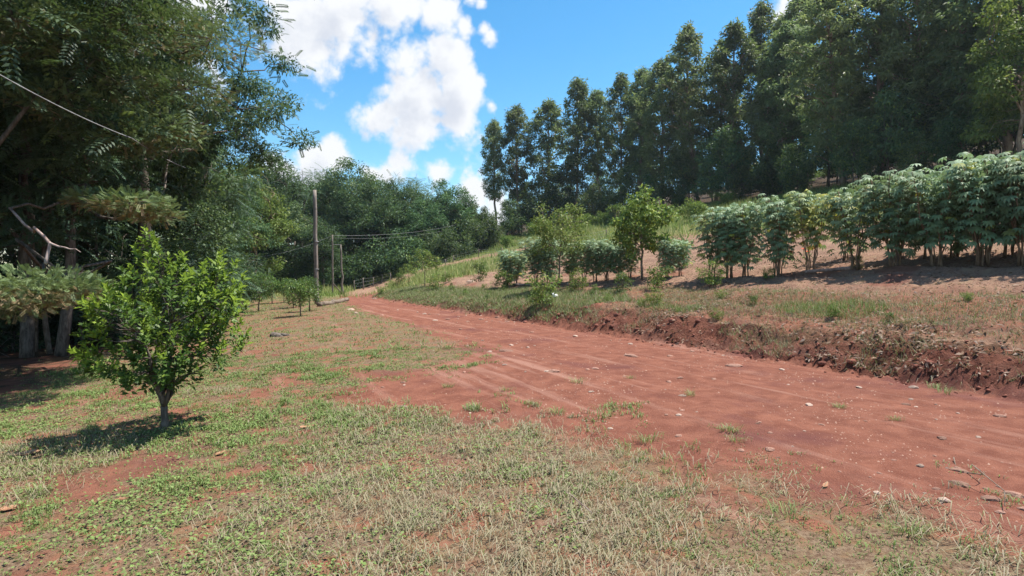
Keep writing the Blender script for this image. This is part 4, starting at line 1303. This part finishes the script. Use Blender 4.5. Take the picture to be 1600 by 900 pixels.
log(499, 479, 543, 470, 0.13, 'bark', 'log lying on the grass at the road end by the pole')
log(1258, 427, 1345, 419, 0.05, 'deadwood', 'long thin pole lying on soil at the foot of the cassava', 'fallen_pole', 2)
log(803, 446, 835, 446, 0.06, 'deadwood', 'short pale branch lying below the small cassava', 'fallen_branch', 3)
sb = at(433, 526)
g = Geo(); rng = np.random.default_rng(3)
g.tube([(0, 0, -0.05), (0, 0, 0.05), (0.01, 0, 0.09)], [0.22, 0.20, 0.17], 12)
g.tube([(0.12, 0, 0.03), (0.3, 0.05, 0.03), (0.42, 0.06, 0.0)], [0.08, 0.05, 0.02], 7)
o = link('tree_stump', g.mesh('tree_stump', M['darkbark'], True)); o.location = sb
tag(o, 'low dark stump on the lawn right of the bushy citrus', 'stump')

# ------------------------------------------------------------------ stones and clods
def rock_mesh(name, seed, mat, flat=0.55):
    import bmesh
    bm = bmesh.new(); bmesh.ops.create_icosphere(bm, subdivisions=2, radius=1.0)
    rng = np.random.default_rng(seed)
    axs = unit(rng.normal(size=(7, 3))); lim = 0.62 + 0.3 * rng.random(7)
    for v in bm.verts:
        p = np.array(v.co)
        for a, l in zip(axs, lim):
            dd = p @ a
            if dd > l: p = p - a * (dd - l) * 0.85
        p = p * (1 + 0.05 * rng.normal()); p[2] *= flat
        v.co = p
    me = bpy.data.meshes.new(name); bm.to_mesh(me); bm.free(); me.materials.append(M[mat])
    return me


RK = [rock_mesh('stone', 200 + i, 'stone', 0.45 + 0.06 * i) for i in range(5)]
PR = [rock_mesh('stone', 210 + i, 'palestone', 0.4 + 0.1 * i) for i in range(3)]
CL = [rock_mesh('clod', 220 + i, 'clod', 0.75) for i in range(5)]


def put_rock(me, x, y, s, rz, sink=0.25, name='stone', stretch=1.0):
    o = link(name, me); o.location = (x, y, hz(x, y) + s * 0.45 * (0.5 - sink)); o.scale = (s * stretch, s, s); o.rotation_euler = (0, 0, rz)
    return o


named = [(790, 549, 0.10, 0, 'flat stone in the road just past the grass point', 1.7), (866, 581, 0.09, 0, 'stone on the left wheel track beyond the red tongue', 1.4), (1061, 679, 0.033, 0, 'small rounded stone on the near road, left of the grass tuft', 1.4), (1203, 676, 0.03, 0, 'reddish stone right of the road grass tuft', 1.2),
         (1115, 592, 0.04, 0, 'small thin stone in mid road', 1.6), (1046, 593, 0.045, 0, 'stone near the left side of mid road', 1.4), (1500, 757, 0.055, 0, 'flat pale stone at lower right of the road', 1.5), (1500, 737, 0.04, 0, 'pale stone above the flat one, lower right', 2.0), (985, 556, 0.09, 0, 'flat stone lying in the middle of the road', 1.8),
         (1148, 571, 0.085, 0, 'long pale stone by the foot of the bank', 1.9), (855, 581, 0.05, 1, 'pale stone beside the stone on the wheel track', 1.3), (735, 440, 0.33, 1, 'grey boulder at the foot of the dark bush', 1.2), (585, 467, 0.16, 1, 'pale rock at the road edge near the gate', 1.1), (548, 484, 0.16, 1, 'pale rock on the lawn edge at road end', 1.2), (556, 490, 0.12, 1, 'small pale rock beside the lawn edge rock', 1.0), (597, 492, 0.10, 0, 'reddish stone at the left road edge far off', 1.0)]
for k, (px, py, s, m, lab, stf) in enumerate(named):
    p = at(px, py)
    tag(put_rock((PR if m else RK)[k % 3], p.x, p.y, s, 0.3 * k, 0.45, 'stone', stf), lab, 'stone', 'larger stones')
wb = at(866, 463)
o = put_rock(rock_mesh('white_stone', 230, 'whitestone', 0.8), wb.x, wb.y, 0.17, 0.3, 0.0, 'white_stone'); tag(o, 'white lump on the bank edge beside the tall weed', 'stone')
rs = random.Random(17)
n = 0
while n < 290:
    y = 3.6 + 26 * rs.random() ** 2.2; x = rs.uniform(-9, 8)
    sdv = float(road_sd(np.array([x]), np.array([y]))[0])
    u, v = uv_of(x, y)
    if sdv < 0.1 or u > -0.1: continue
    if rs.random() < 0.55 and not (-4.8 < u < -3.6 or -0.9 < u < 0): continue
    s = (0.009 + 0.030 * rs.random() ** 2.5) * (1 + 0.05 * y)
    tag(put_rock((PR if rs.random() < 0.45 else RK)[rs.randrange(3)], x, y, s, rs.uniform(0, 6), 0.3, 'stone', rs.uniform(0.9, 1.6)), 'small loose stone scattered on the red dirt road', 'stone', 'small stones scattered on the road')
    n += 1
n = 0
while n < 110:   # clods broken out of the bank
    v = -3.5 + 30 * rs.random() ** 1.3; u = rs.uniform(-0.35, 0.85)
    x = 6.6 + TX * v + NX * u; y = 7.4 + TY * v + NY * u
    s = (0.015 + 0.075 * rs.random() ** 2) * (1 + 0.02 * max(v, 0)) * (0.6 if u < -0.1 else 1)
    tag(put_rock(CL[rs.randrange(5)], x, y, s, rs.uniform(0, 6), 0.35, 'earth_clod'), 'clod of red earth on the broken road bank', 'clod', 'clods of the bank')
    n += 1

g = Geo(); rng = np.random.default_rng(77); n = 1700
v = -5 + 36 * rng.random(n) ** 1.5; u = rng.normal(size=n) * 0.28 + 0.30
x = 6.6 + TX * v + NX * u; y = 7.4 + TY * v + NY * u
s_ = (0.008 + 0.03 * rng.random(n) ** 2.5) * (1 + 0.02 * np.maximum(v, 0))
ce = np.stack([x, y, h_full(x, y) + s_ * 0.2], -1)
OV = np.array([(1, 0, 0), (-1, 0, 0), (0, 1, 0), (0, -1, 0), (0, 0, 1), (0, 0, -1)], float)
OT = np.array([(0, 2, 4), (2, 1, 4), (1, 3, 4), (3, 0, 4), (2, 0, 5), (1, 2, 5), (3, 1, 5), (0, 3, 5)])
an = rng.uniform(0, 6.28, n)
vv = OV[None] * (0.65 + 0.7 * rng.random((n, 6, 1))) + rng.normal(size=(n, 6, 3)) * 0.25
vx = vv[..., 0] * np.cos(an)[:, None] - vv[..., 1] * np.sin(an)[:, None]; vy = vv[..., 0] * np.sin(an)[:, None] + vv[..., 1] * np.cos(an)[:, None]
vv = ce[:, None] + np.stack([vx, vy, vv[..., 2] * 0.8], -1) * s_[:, None, None]
g.add(vv.reshape(-1, 3), None, (np.arange(n)[:, None, None] * 6 + OT[None]).reshape(-1, 3))
o = kind(link('earth_crumbs', g.mesh('earth_crumbs', M['clod'])), 'stuff'); tag(o, 'crumbled red earth all over the broken bank', 'crumbs')

# ------------------------------------------------------------------ grasses
def blades(g, x, y, z, ln, wd, lean, ang, dry, tone, seg2=True):
    """bent grass blades"""
    n = len(x)
    d = np.stack([np.cos(ang), np.sin(ang), np.zeros(n)], -1); s = np.stack([-np.sin(ang), np.cos(ang), np.zeros(n)], -1)
    b = np.stack([x, y, z], -1)
    up = np.array([0, 0, 1.0])
    m = b + up * (ln * 0.62 * np.sqrt(np.clip(1 - lean ** 2 * 0.5, 0.05, 1)))[:, None] + d * (ln * lean * 0.35)[:, None]
    t = b + up * (ln * np.sqrt(np.clip(1 - lean ** 2, 0.02, 1)) * 0.85)[:, None] + d * (ln * lean * 0.95)[:, None]
    w = (wd / 2)[:, None]
    col = np.stack([tone, dry, 0 * dry], -1)
    if seg2:
        v = np.stack([b - s * w * 0.7, b + s * w * 0.7, m + s * w, m - s * w, t], 1).reshape(-1, 3)
        i = np.arange(n)[:, None] * 5
        g.add(v, i + np.array([[0, 1, 2, 3]]), i + np.array([[3, 2, 4]]), np.repeat(col, 5, 0))
    else:
        v = np.stack([b - s * w, b + s * w, t], 1).reshape(-1, 3)
        g.add(v, None, np.arange(n * 3).reshape(-1, 3), np.repeat(col, 3, 0))


def lawn_density(x, y):
    sdv = road_sd(x, y) + 0.34 * fbm(x * 1.5, y * 1.5, 21, 5, 0.6)
    u, v = uv_of(x, y)
    dens = 1 - sstep(-0.75, 0.25, sdv + 0.25 * fbm(x * 3.1, y * 3.1, 43, 4, 0.6))
    dens = np.maximum(dens, 0.8 * (1 - sstep(0.5, 1.5, sdv)) * (u < -3.4) * sstep(0.12, 0.5, fbm(x * 2.2, y * 2.2, 41, 4, 0.6)))
    bare = sstep(0.15, 0.65, fbm(x * 1.3 + 3, y * 1.3, 24, 6, 0.65))
    dens = dens * (1 - 0.88 * bare) * (0.35 + 0.65 * sstep(-0.35, 0.35, fbm(x * 2.6, y * 2.6, 42, 4, 0.6)))
    forest = 1 - sstep(-0.9, 0.2, x + 9.3 + 0.29 * (y - 11) + 0.9 * fbm(x * 0.5, y * 0.5, 27, 3))
    return dens * (1 - 0.97 * forest) * (u < 0.0)


def lawn():
    rng = np.random.default_rng(31)
    g = Geo()
    for (x0, x1, y0, y1, tufts, per, ll, ww, seg2) in ((-6.5, 6.5, 2.3, 6.2, 21000, 7, (0.03, 0.075), (0.0035, 0.0075), True), (-11.5, 3.0, 6.2, 13, 34000, 6, (0.035, 0.085), (0.006, 0.012), True),
                                                      (-20, 2.0, 13, 42, 40000, 4, (0.05, 0.13), (0.014, 0.03), False)):
        tx = rng.uniform(x0, x1, tufts); ty = rng.uniform(y0, y1, tufts)
        keep = (rng.random(tufts) < lawn_density(tx, ty)) & (np.abs(tx) < ty * 0.95 + 0.8)
        tx, ty = tx[keep], ty[keep]
        k = len(tx)
        x = np.repeat(tx, per) + rng.normal(size=k * per) * (0.028 if seg2 else 0.06); y = np.repeat(ty, per) + rng.normal(size=k * per) * (0.028 if seg2 else 0.06)
        n = len(x)
        dr = 0.34 + 1.15 * fbm(tx * 0.6, ty * 0.6, 51, 5, 0.6) + 0.48 * sstep(-2.2, 0.3, tx) * (1 - sstep(4.6, 6.5, ty)) - 0.34 * (1 - sstep(-3.5, -0.5, tx)) - 0.38 * sstep(6, 8, ty) * (1 - 0.5 * sstep(18, 24, ty)) + 0.15 * rng.normal(size=k)
        dr = np.clip(dr, 0.04, 0.96)
        dry = np.where(rng.random(n) < np.repeat(dr, per), 0.45 + 0.55 * rng.random(n), 0.22 * rng.random(n))
        ln = rng.uniform(*ll, n) * np.repeat((0.55 + 0.5 * rng.random(k)) * (0.6 + 1.2 * sstep(-0.3, 0.7, fbm(tx * 1.3, ty * 1.3, 53, 4, 0.6))), per)
        blades(g, x, y, h_full(x, y) - 0.004, ln, rng.uniform(*ww, n), np.clip(0.5 + 0.48 * rng.random(n), 0, 0.98), rng.uniform(0, 6.283, n), dry, np.clip(np.repeat(rng.random(k), per) * 0.6 + 0.4 * rng.random(n), 0, 1), seg2)
    # flat lying straw
    n = 60000
    x = rng.uniform(-6, 6.5, n); y = 2.4 + 7 * rng.random(n) ** 1.5
    ok = (rng.random(n) < np.clip(lawn_density(x, y) + 0.15, 0, 1) * sstep(-0.25, 0.35, fbm(x * 0.6, y * 0.6, 51, 5, 0.6) + 0.4 * sstep(-2.2, 0.3, x)) * (road_sd(x, y) < 0.15)) & (np.abs(x) < y * 0.95 + 0.5)
    x, y = x[ok], y[ok]; n = len(x)
    blades(g, x, y, h_full(x, y) + rng.uniform(0.0, 0.02, n), rng.uniform(0.05, 0.19, n), rng.uniform(0.003, 0.007, n), rng.uniform(0.95, 0.997, n), rng.uniform(0, 6.283, n), 0.7 + 0.3 * rng.random(n), rng.random(n), True)
    # broad low leaves of the green ground cover on the left
    n = 85000
    x = rng.uniform(-9, 0.5, n); y = 2.4 + 8.5 * rng.random(n) ** 1.2
    ok = (rng.random(n) < lawn_density(x, y) * sstep(-0.15, 0.45, fbm(x * 0.7, y * 0.7, 52, 4) + 0.45 * (1 - sstep(-3.5, -0.5, x)))) & (np.abs(x) < y * 0.95 + 0.5)
    x, y = x[ok], y[ok]; n = len(x)
    a = rng.uniform(0, 6.283, n)
    l = rng.uniform(0.02, 0.042, n)
    g.leaves(np.stack([x, y, h_full(x, y) + rng.uniform(0.005, 0.05, n)], -1), np.stack([np.cos(a), np.sin(a), rng.normal(size=n) * 0.3], -1),
             np.stack([rng.normal(size=n) * 0.4, rng.normal(size=n) * 0.4, np.ones(n)], -1), l, l * 0.6, np.stack([0.35 + 0.65 * rng.random(n), 0.25 * rng.random(n), 0 * x], -1))
    o = link('lawn_grass', g.mesh('lawn_grass', M['grass'])); kind(o, 'stuff')
    tag(o, 'short patchy green and straw coloured grass of the lawn', 'grass')


def hill_grass():
    rng = np.random.default_rng(32)
    # tall grass belt below the woods
    g = Geo()
    n0 = 190000
    x = rng.uniform(-32, 62, n0); y = rng.uniform(20, 92, n0)
    u, v = uv_of(x, y)
    tall = np.maximum(sstep(14.5, 18, u + 2 * fbm(x * 0.15, y * 0.15, 25, 3)) * (1 - sstep(34, 40, u)), sstep(40, 44, y) * sstep(-12, -8, u) * (1 - sstep(30, 38, u)))
    tr = seg_dist(x, y, TRACK, False)
    ok = (rng.random(n0) < tall * (0.35 + 0.65 * sstep(-0.3, 0.3, fbm(x * 0.5, y * 0.5, 61, 3)))) & (tr > 1.7) & (np.abs(x) < y * 0.95)
    x, y = x[ok], y[ok]; n = len(x)
    hgt = (0.45 + 0.5 * sstep(-0.5, 0.6, fbm(x * 0.3, y * 0.3, 62, 3))) * rng.uniform(0.6, 1.25, n)
    dr = 0.45 + 0.6 * fbm(x * 0.22, y * 0.22, 63, 3)
    dry = np.where(rng.random(n) < dr, 0.3 + 0.7 * rng.random(n), 0.2 * rng.random(n))
    blades(g, x, y, h_full(x, y) - 0.02, hgt, rng.uniform(0.03, 0.07, n), 0.15 + 0.55 * rng.random(n), rng.uniform(0, 6.28, n), dry, rng.random(n), False)
    o = kind(link('hillside_grass', g.mesh('hillside_grass', M['tallgrass'])), 'stuff'); tag(o, 'tall yellow-green grass on the slope below the woods', 'grass')
    # grass on top of the bank: green far off, dry and orange near at the right
    g = Geo(); n0 = 210000
    v = -5 + 42 * rng.random(n0) ** 1.25; u = 0.12 + 5.4 * rng.random(n0) ** 1.1
    x = 6.6 + TX * v + NX * u; y = 7.4 + TY * v + NY * u
    green = sstep(7, 15, v + 4 * fbm(x * 0.4, y * 0.4, 65, 3))
    patch = fbm(x * 0.55, y * 0.55, 66, 4)
    dens = np.where(green > 0.5, (1 - sstep(2.6, 4.0, u)) * (0.3 + 0.65 * sstep(0.1, 0.6, u)), sstep(0.9, 1.8, u) * (1 - sstep(3.8, 4.8, u)) * (0.25 + 0.75 * sstep(-0.2, 0.4, patch)))
    dens = np.maximum(dens, np.where(u < 1.0, 0.4 * (fbm(x * 1.4, y * 1.4, 69, 3) > -0.05), 0))
    gp = np.exp(-(((v - 4.5) / 1.3) ** 2 + ((u - 2.6) / 0.7) ** 2)) + np.exp(-(((v - 8.5) / 0.9) ** 2 + ((u - 1.6) / 0.5) ** 2)) * 0.7
    dens = np.clip(dens + gp, 0, 1)
    ok = rng.random(n0) < dens
    x, y, u, v, green, gp = x[ok], y[ok], u[ok], v[ok], green[ok], gp[ok]; n = len(x)
    dr = np.where(gp > 0.4, 0.15, np.where(green > 0.5, 0.42, 0.72))
    dry = np.where(rng.random(n) < dr, 0.5 + 0.5 * rng.random(n), 0.25 * rng.random(n))
    hgt = np.where(gp > 0.4, 0.2, np.where(green > 0.5, 0.15, np.where(u < 1.2, 0.16, 0.11))) * rng.uniform(0.5, 1.6, n)
    blades(g, x, y, h_full(x, y) - 0.01, hgt, np.where(green > 0.5, 0.02, 0.010) * rng.uniform(0.6, 1.3, n), 0.25 + 0.7 * rng.random(n), rng.uniform(0, 6.28, n), dry, rng.random(n), False)
    o = kind(link('bank_grass', g.mesh('bank_grass', M['grass'])), 'stuff'); tag(o, 'dry and green grass growing on top of the red bank', 'grass')
    # dead leaves and straw on the bank and under the cassava
    g = Geo(); n0 = 75000
    v = -6 + 32 * rng.random(n0) ** 1.4; u = 0.15 + 9 * rng.random(n0) ** 1.9
    x = 6.6 + TX * v + NX * u; y = 7.4 + TY * v + NY * u
    ok = rng.random(n0) < np.clip(0.2 + 0.8 * sstep(0.0, 0.5, fbm(x * 0.6, y * 0.6, 67, 4)), 0, 1) * np.where(v < 12, 1, 0.35) * np.where(u < 0.7, 0.3, 1)
    x, y = x[ok], y[ok]; n = len(x); a = rng.uniform(0, 6.28, n); l = rng.uniform(0.04, 0.13, n)
    g.leaves(np.stack([x, y, h_full(x, y) + rng.uniform(0.003, 0.035, n)], -1), np.stack([np.cos(a), np.sin(a), rng.normal(size=n) * 0.35], -1),
             np.stack([rng.normal(size=n) * 0.6, rng.normal(size=n) * 0.6, np.ones(n)], -1), l, l * rng.uniform(0.12, 0.45, n), np.stack([rng.random(n), 0.6 * rng.random(n), 0 * x], -1))
    o = kind(link('leaf_litter', g.mesh('leaf_litter', M['litter'])), 'stuff'); tag(o, 'dead leaves and straw strewn over the bank', 'leaf litter')
    # gravel
    g = Geo(); n0 = 42000
    y = 3.3 + 16 * rng.random(n0) ** 1.7; x = rng.uniform(-8, 9, n0)
    u, v = uv_of(x, y)
    ok = (road_sd(x, y) > 0.05) & (u < 0.1) & (rng.random(n0) < 0.15 + 0.85 * sstep(0.0, 0.6, fbm(x * 0.9, y * 0.9, 68, 3)))
    x, y = x[ok], y[ok]; n = len(x); s = (0.0025 + 0.009 * rng.random(n) ** 2.5) * (1 + 0.05 * y)
    c = np.stack([x, y, h_full(x, y) + s * 0.3], -1)
    a = rng.uniform(0, 6.28, n)
    vs = []
    for q in range(4): vs.append(c + np.stack([np.cos(a + q * 1.57) * s, np.sin(a + q * 1.57) * s * 0.8, -s * 0.3], -1))
    vs.append(c + np.stack([0 * s, 0 * s, s * 0.7], -1))
    V = np.stack(vs, 1).reshape(-1, 3); i = np.arange(n)[:, None] * 5
    T = np.concatenate([i + np.array([[q, (q + 1) % 4, 4]]) for q in range(4)])
    g.add(V, None, T, np.repeat(np.stack([rng.random(n), 0.5 * rng.random(n), 0 * x], -1), 5, 0))
    o = kind(link('road_gravel', g.mesh('road_gravel', M['stone'])), 'stuff'); tag(o, 'fine pale gravel strewn over the red road', 'gravel')


lawn()
hill_grass()

# tufts standing in the bare earth
def tuft_mesh(seed, n=55, l=0.2):
    rng = np.random.default_rng(seed); g = Geo()
    x = rng.normal(size=n) * 0.06; y = rng.normal(size=n) * 0.05
    blades(g, x, y, np.zeros(n) - 0.005, rng.uniform(0.4, 1.2, n) * l, rng.uniform(0.004, 0.009, n), np.clip(0.55 + 0.42 * rng.random(n), 0, 0.97), np.arctan2(y, x) + rng.normal(size=n) * 0.7,
           np.where(rng.random(n) < 0.45, rng.random(n), 0.2 * rng.random(n)), rng.random(n), True)
    return g.mesh('grass_tuft', M['grass'])


TF = [tuft_mesh(301), tuft_mesh(302, 40, 0.24), tuft_mesh(303, 70, 0.16)]
tufts = [(903, 598, 0.8, 'straggly tuft upright in the red earth, farthest of those mid road'), (940, 652, 1.0, 'wide grass tuft left on the red earth beside the lawn edge'), (1140, 672, 0.8, 'grass tuft in the middle of the near road'), (1150, 690, 0.6, 'small tuft just below the mid road tuft'), (1080, 617, 0.7, 'flat pale tuft in the road beyond the mid tuft'),
         (1312, 636, 0.6, 'pale tuft on the right half of the road'), (1400, 657, 0.5, 'small pale tuft nearest the bank on the road'), (1475, 615, 0.8, 'tuft at the foot of the bank by its dark hollow'), (830, 630, 0.7, 'tuft at the left side of the red tongue'), (790, 610, 0.6, 'small tuft in the red tongue'), (745, 640, 0.9, 'tuft at lawn edge below the red tongue'), (870, 645, 0.8, 'tuft between the two larger ones on red earth'), (985, 590, 0.5, 'tiny tuft on the left wheel track'), (1460, 608, 0.7, 'dry tuft beside the bank foot tuft'), (700, 605, 0.7, 'tuft in the left end of the red tongue'), (1010, 690, 0.9, 'tuft on the lawn edge under the wide one'), (612, 742, 0.9, 'bluish green taller tuft in the middle of the near lawn'), (500, 775, 0.8, 'green tuft left of the bluish one on the near lawn'), (820, 745, 0.7, 'grass tuft on the lawn below the red tongue near the tan leaf'), (300, 640, 0.7, 'green tuft beside the citrus trunk shadow'), (590, 520, 1.2, 'tall tuft on the far grass point'), (700, 545, 1.1, 'tuft near the tip of the grass point'), (660, 560, 1.0, 'tuft at the lower edge of the grass point'), (60, 770, 0.9, 'green tuft on the lawn at far left'), (420, 700, 0.8, 'green tuft on lawn between citrus and the orange leaf'), (1230, 810, 0.8, 'tuft at the lawn corner by the near road edge'), (1420, 830, 0.8, 'dry tuft in the lower right corner of the lawn')]
for k, (px, py, s, lab) in enumerate(tufts):
    p = at(px, py); p.z = hz(p.x, p.y)
    o = link('grass_tuft', TF[k % 3]); o.location = p; o.rotation_euler = (0, 0, k * 1.1); o.scale = (s, s, s * 0.9)
    tag(o, lab, 'grass tuft', 'tufts in the red earth')

# fallen dry leaves and sticks on the lawn
def dry_leaf(seed, L, W):
    rng = np.random.default_rng(seed); nx, ny = 8, 5; V = []
    for i in range(nx):
        f = i / (nx - 1); w = W * math.sin(math.pi * (0.06 + 0.9 * f) ** 0.8) * 0.5
        for j in range(ny):
            s = j / (ny - 1) * 2 - 1
            V.append((L * (f - 0.5), s * w * (1 + 0.1 * rng.normal()), 0.012 + 0.35 * W * s * s * 0.4 + 0.18 * L * (f - 0.5) ** 2 + 0.003 * rng.normal()))
    Q = [(i * ny + j, i * ny + j + 1, (i + 1) * ny + j + 1, (i + 1) * ny + j) for i in range(nx - 1) for j in range(ny - 1)]
    return mesh_np('dry_leaf', V, [np.array(Q)], M['dryleaf'], None, True)


DL = [dry_leaf(401, 0.2, 0.09), dry_leaf(402, 0.16, 0.08), dry_leaf(403, 0.22, 0.07)]
for k, (px, py, s, rz, lab) in enumerate([(45, 713, 1.3, 0.2, 'large curled brown leaf on the lawn left of the citrus shadow'), (192, 783, 0.75, 0.3, 'pale brown leaf on the lawn below the citrus'), (482, 667, 0.9, 0.1, 'orange dry leaf on the lawn right of the citrus'), (14, 799, 0.8, 0.4, 'brown leaf at the left edge of the lawn'),
                                          (726, 703, 0.7, 0.6, 'tan leaf on the grass below the red tongue'), (75, 582, 1.6, 0.2, 'brown leaf on bare soil at the edge of the woods'), (345, 710, 0.6, 1.2, 'small orange leaf on lawn right of the citrus shadow'), (640, 765, 0.5, 0.2, 'small reddish leaf on the bare patch mid lawn'), (1290, 760, 0.5, 0.8, 'small leaf at the road edge lower right')]):
    p = at(px, py); p.z = hz(p.x, p.y) + 0.008
    o = link('dry_leaf', DL[k % 3]); o.location = p; o.rotation_euler = (0.15, -0.1, rz); o.scale = (s, s, s)
    tag(o, lab, 'leaf', 'fallen leaves on the lawn')
for k, (a, b, lab) in enumerate([((885, 775), (925, 812), 'pale curved twig on the grass at lower centre'), ((900, 829), (930, 826), 'short pale twig below the curved one'), ((1490, 718), (1570, 800), 'thin dark twig at lower right of the road'), ((0, 545), (14, 562), 'pale dead stem at the left edge by the woods')]):
    pa, pb_ = at(*a), at(*b); rng = np.random.default_rng(k + 500); g = Geo()
    g.tube(curve((0, 0, 0.03), np.array(pb_ - pa) + np.array((0, 0, 0.05)), rng, 7, 0.08, 0.08), np.linspace(0.005, 0.003, 7), 5)
    o = link('twig', g.mesh('twig', M['deadwood' if k != 2 else 'bark'], True)); o.location = (pa.x, pa.y, hz(pa.x, pa.y))
    tag(o, lab, 'twig')

# ------------------------------------------------------------------ air
def haze(density):
    import bmesh
    bm = bmesh.new(); bmesh.ops.create_cube(bm, size=1.0)
    me = bpy.data.meshes.new('haze'); bm.to_mesh(me); bm.free()
    m, N, L, out = node_mat('haze')
    v = N.new('ShaderNodeVolumePrincipled'); v.inputs['Density'].default_value = density
    v.inputs['Color'].default_value = (0.78, 0.87, 1.0, 1); v.inputs['Anisotropy'].default_value = 0.3
    L.new(v.outputs[0], out.inputs['Volume']); me.materials.append(m)
    o = link('haze', me); o.location = (50, 250, 30.5); o.scale = (1100, 900, 67)
    kind(o, 'stuff'); tag(o, 'thin bluish haze in the air', 'haze')
haze(0.00022)
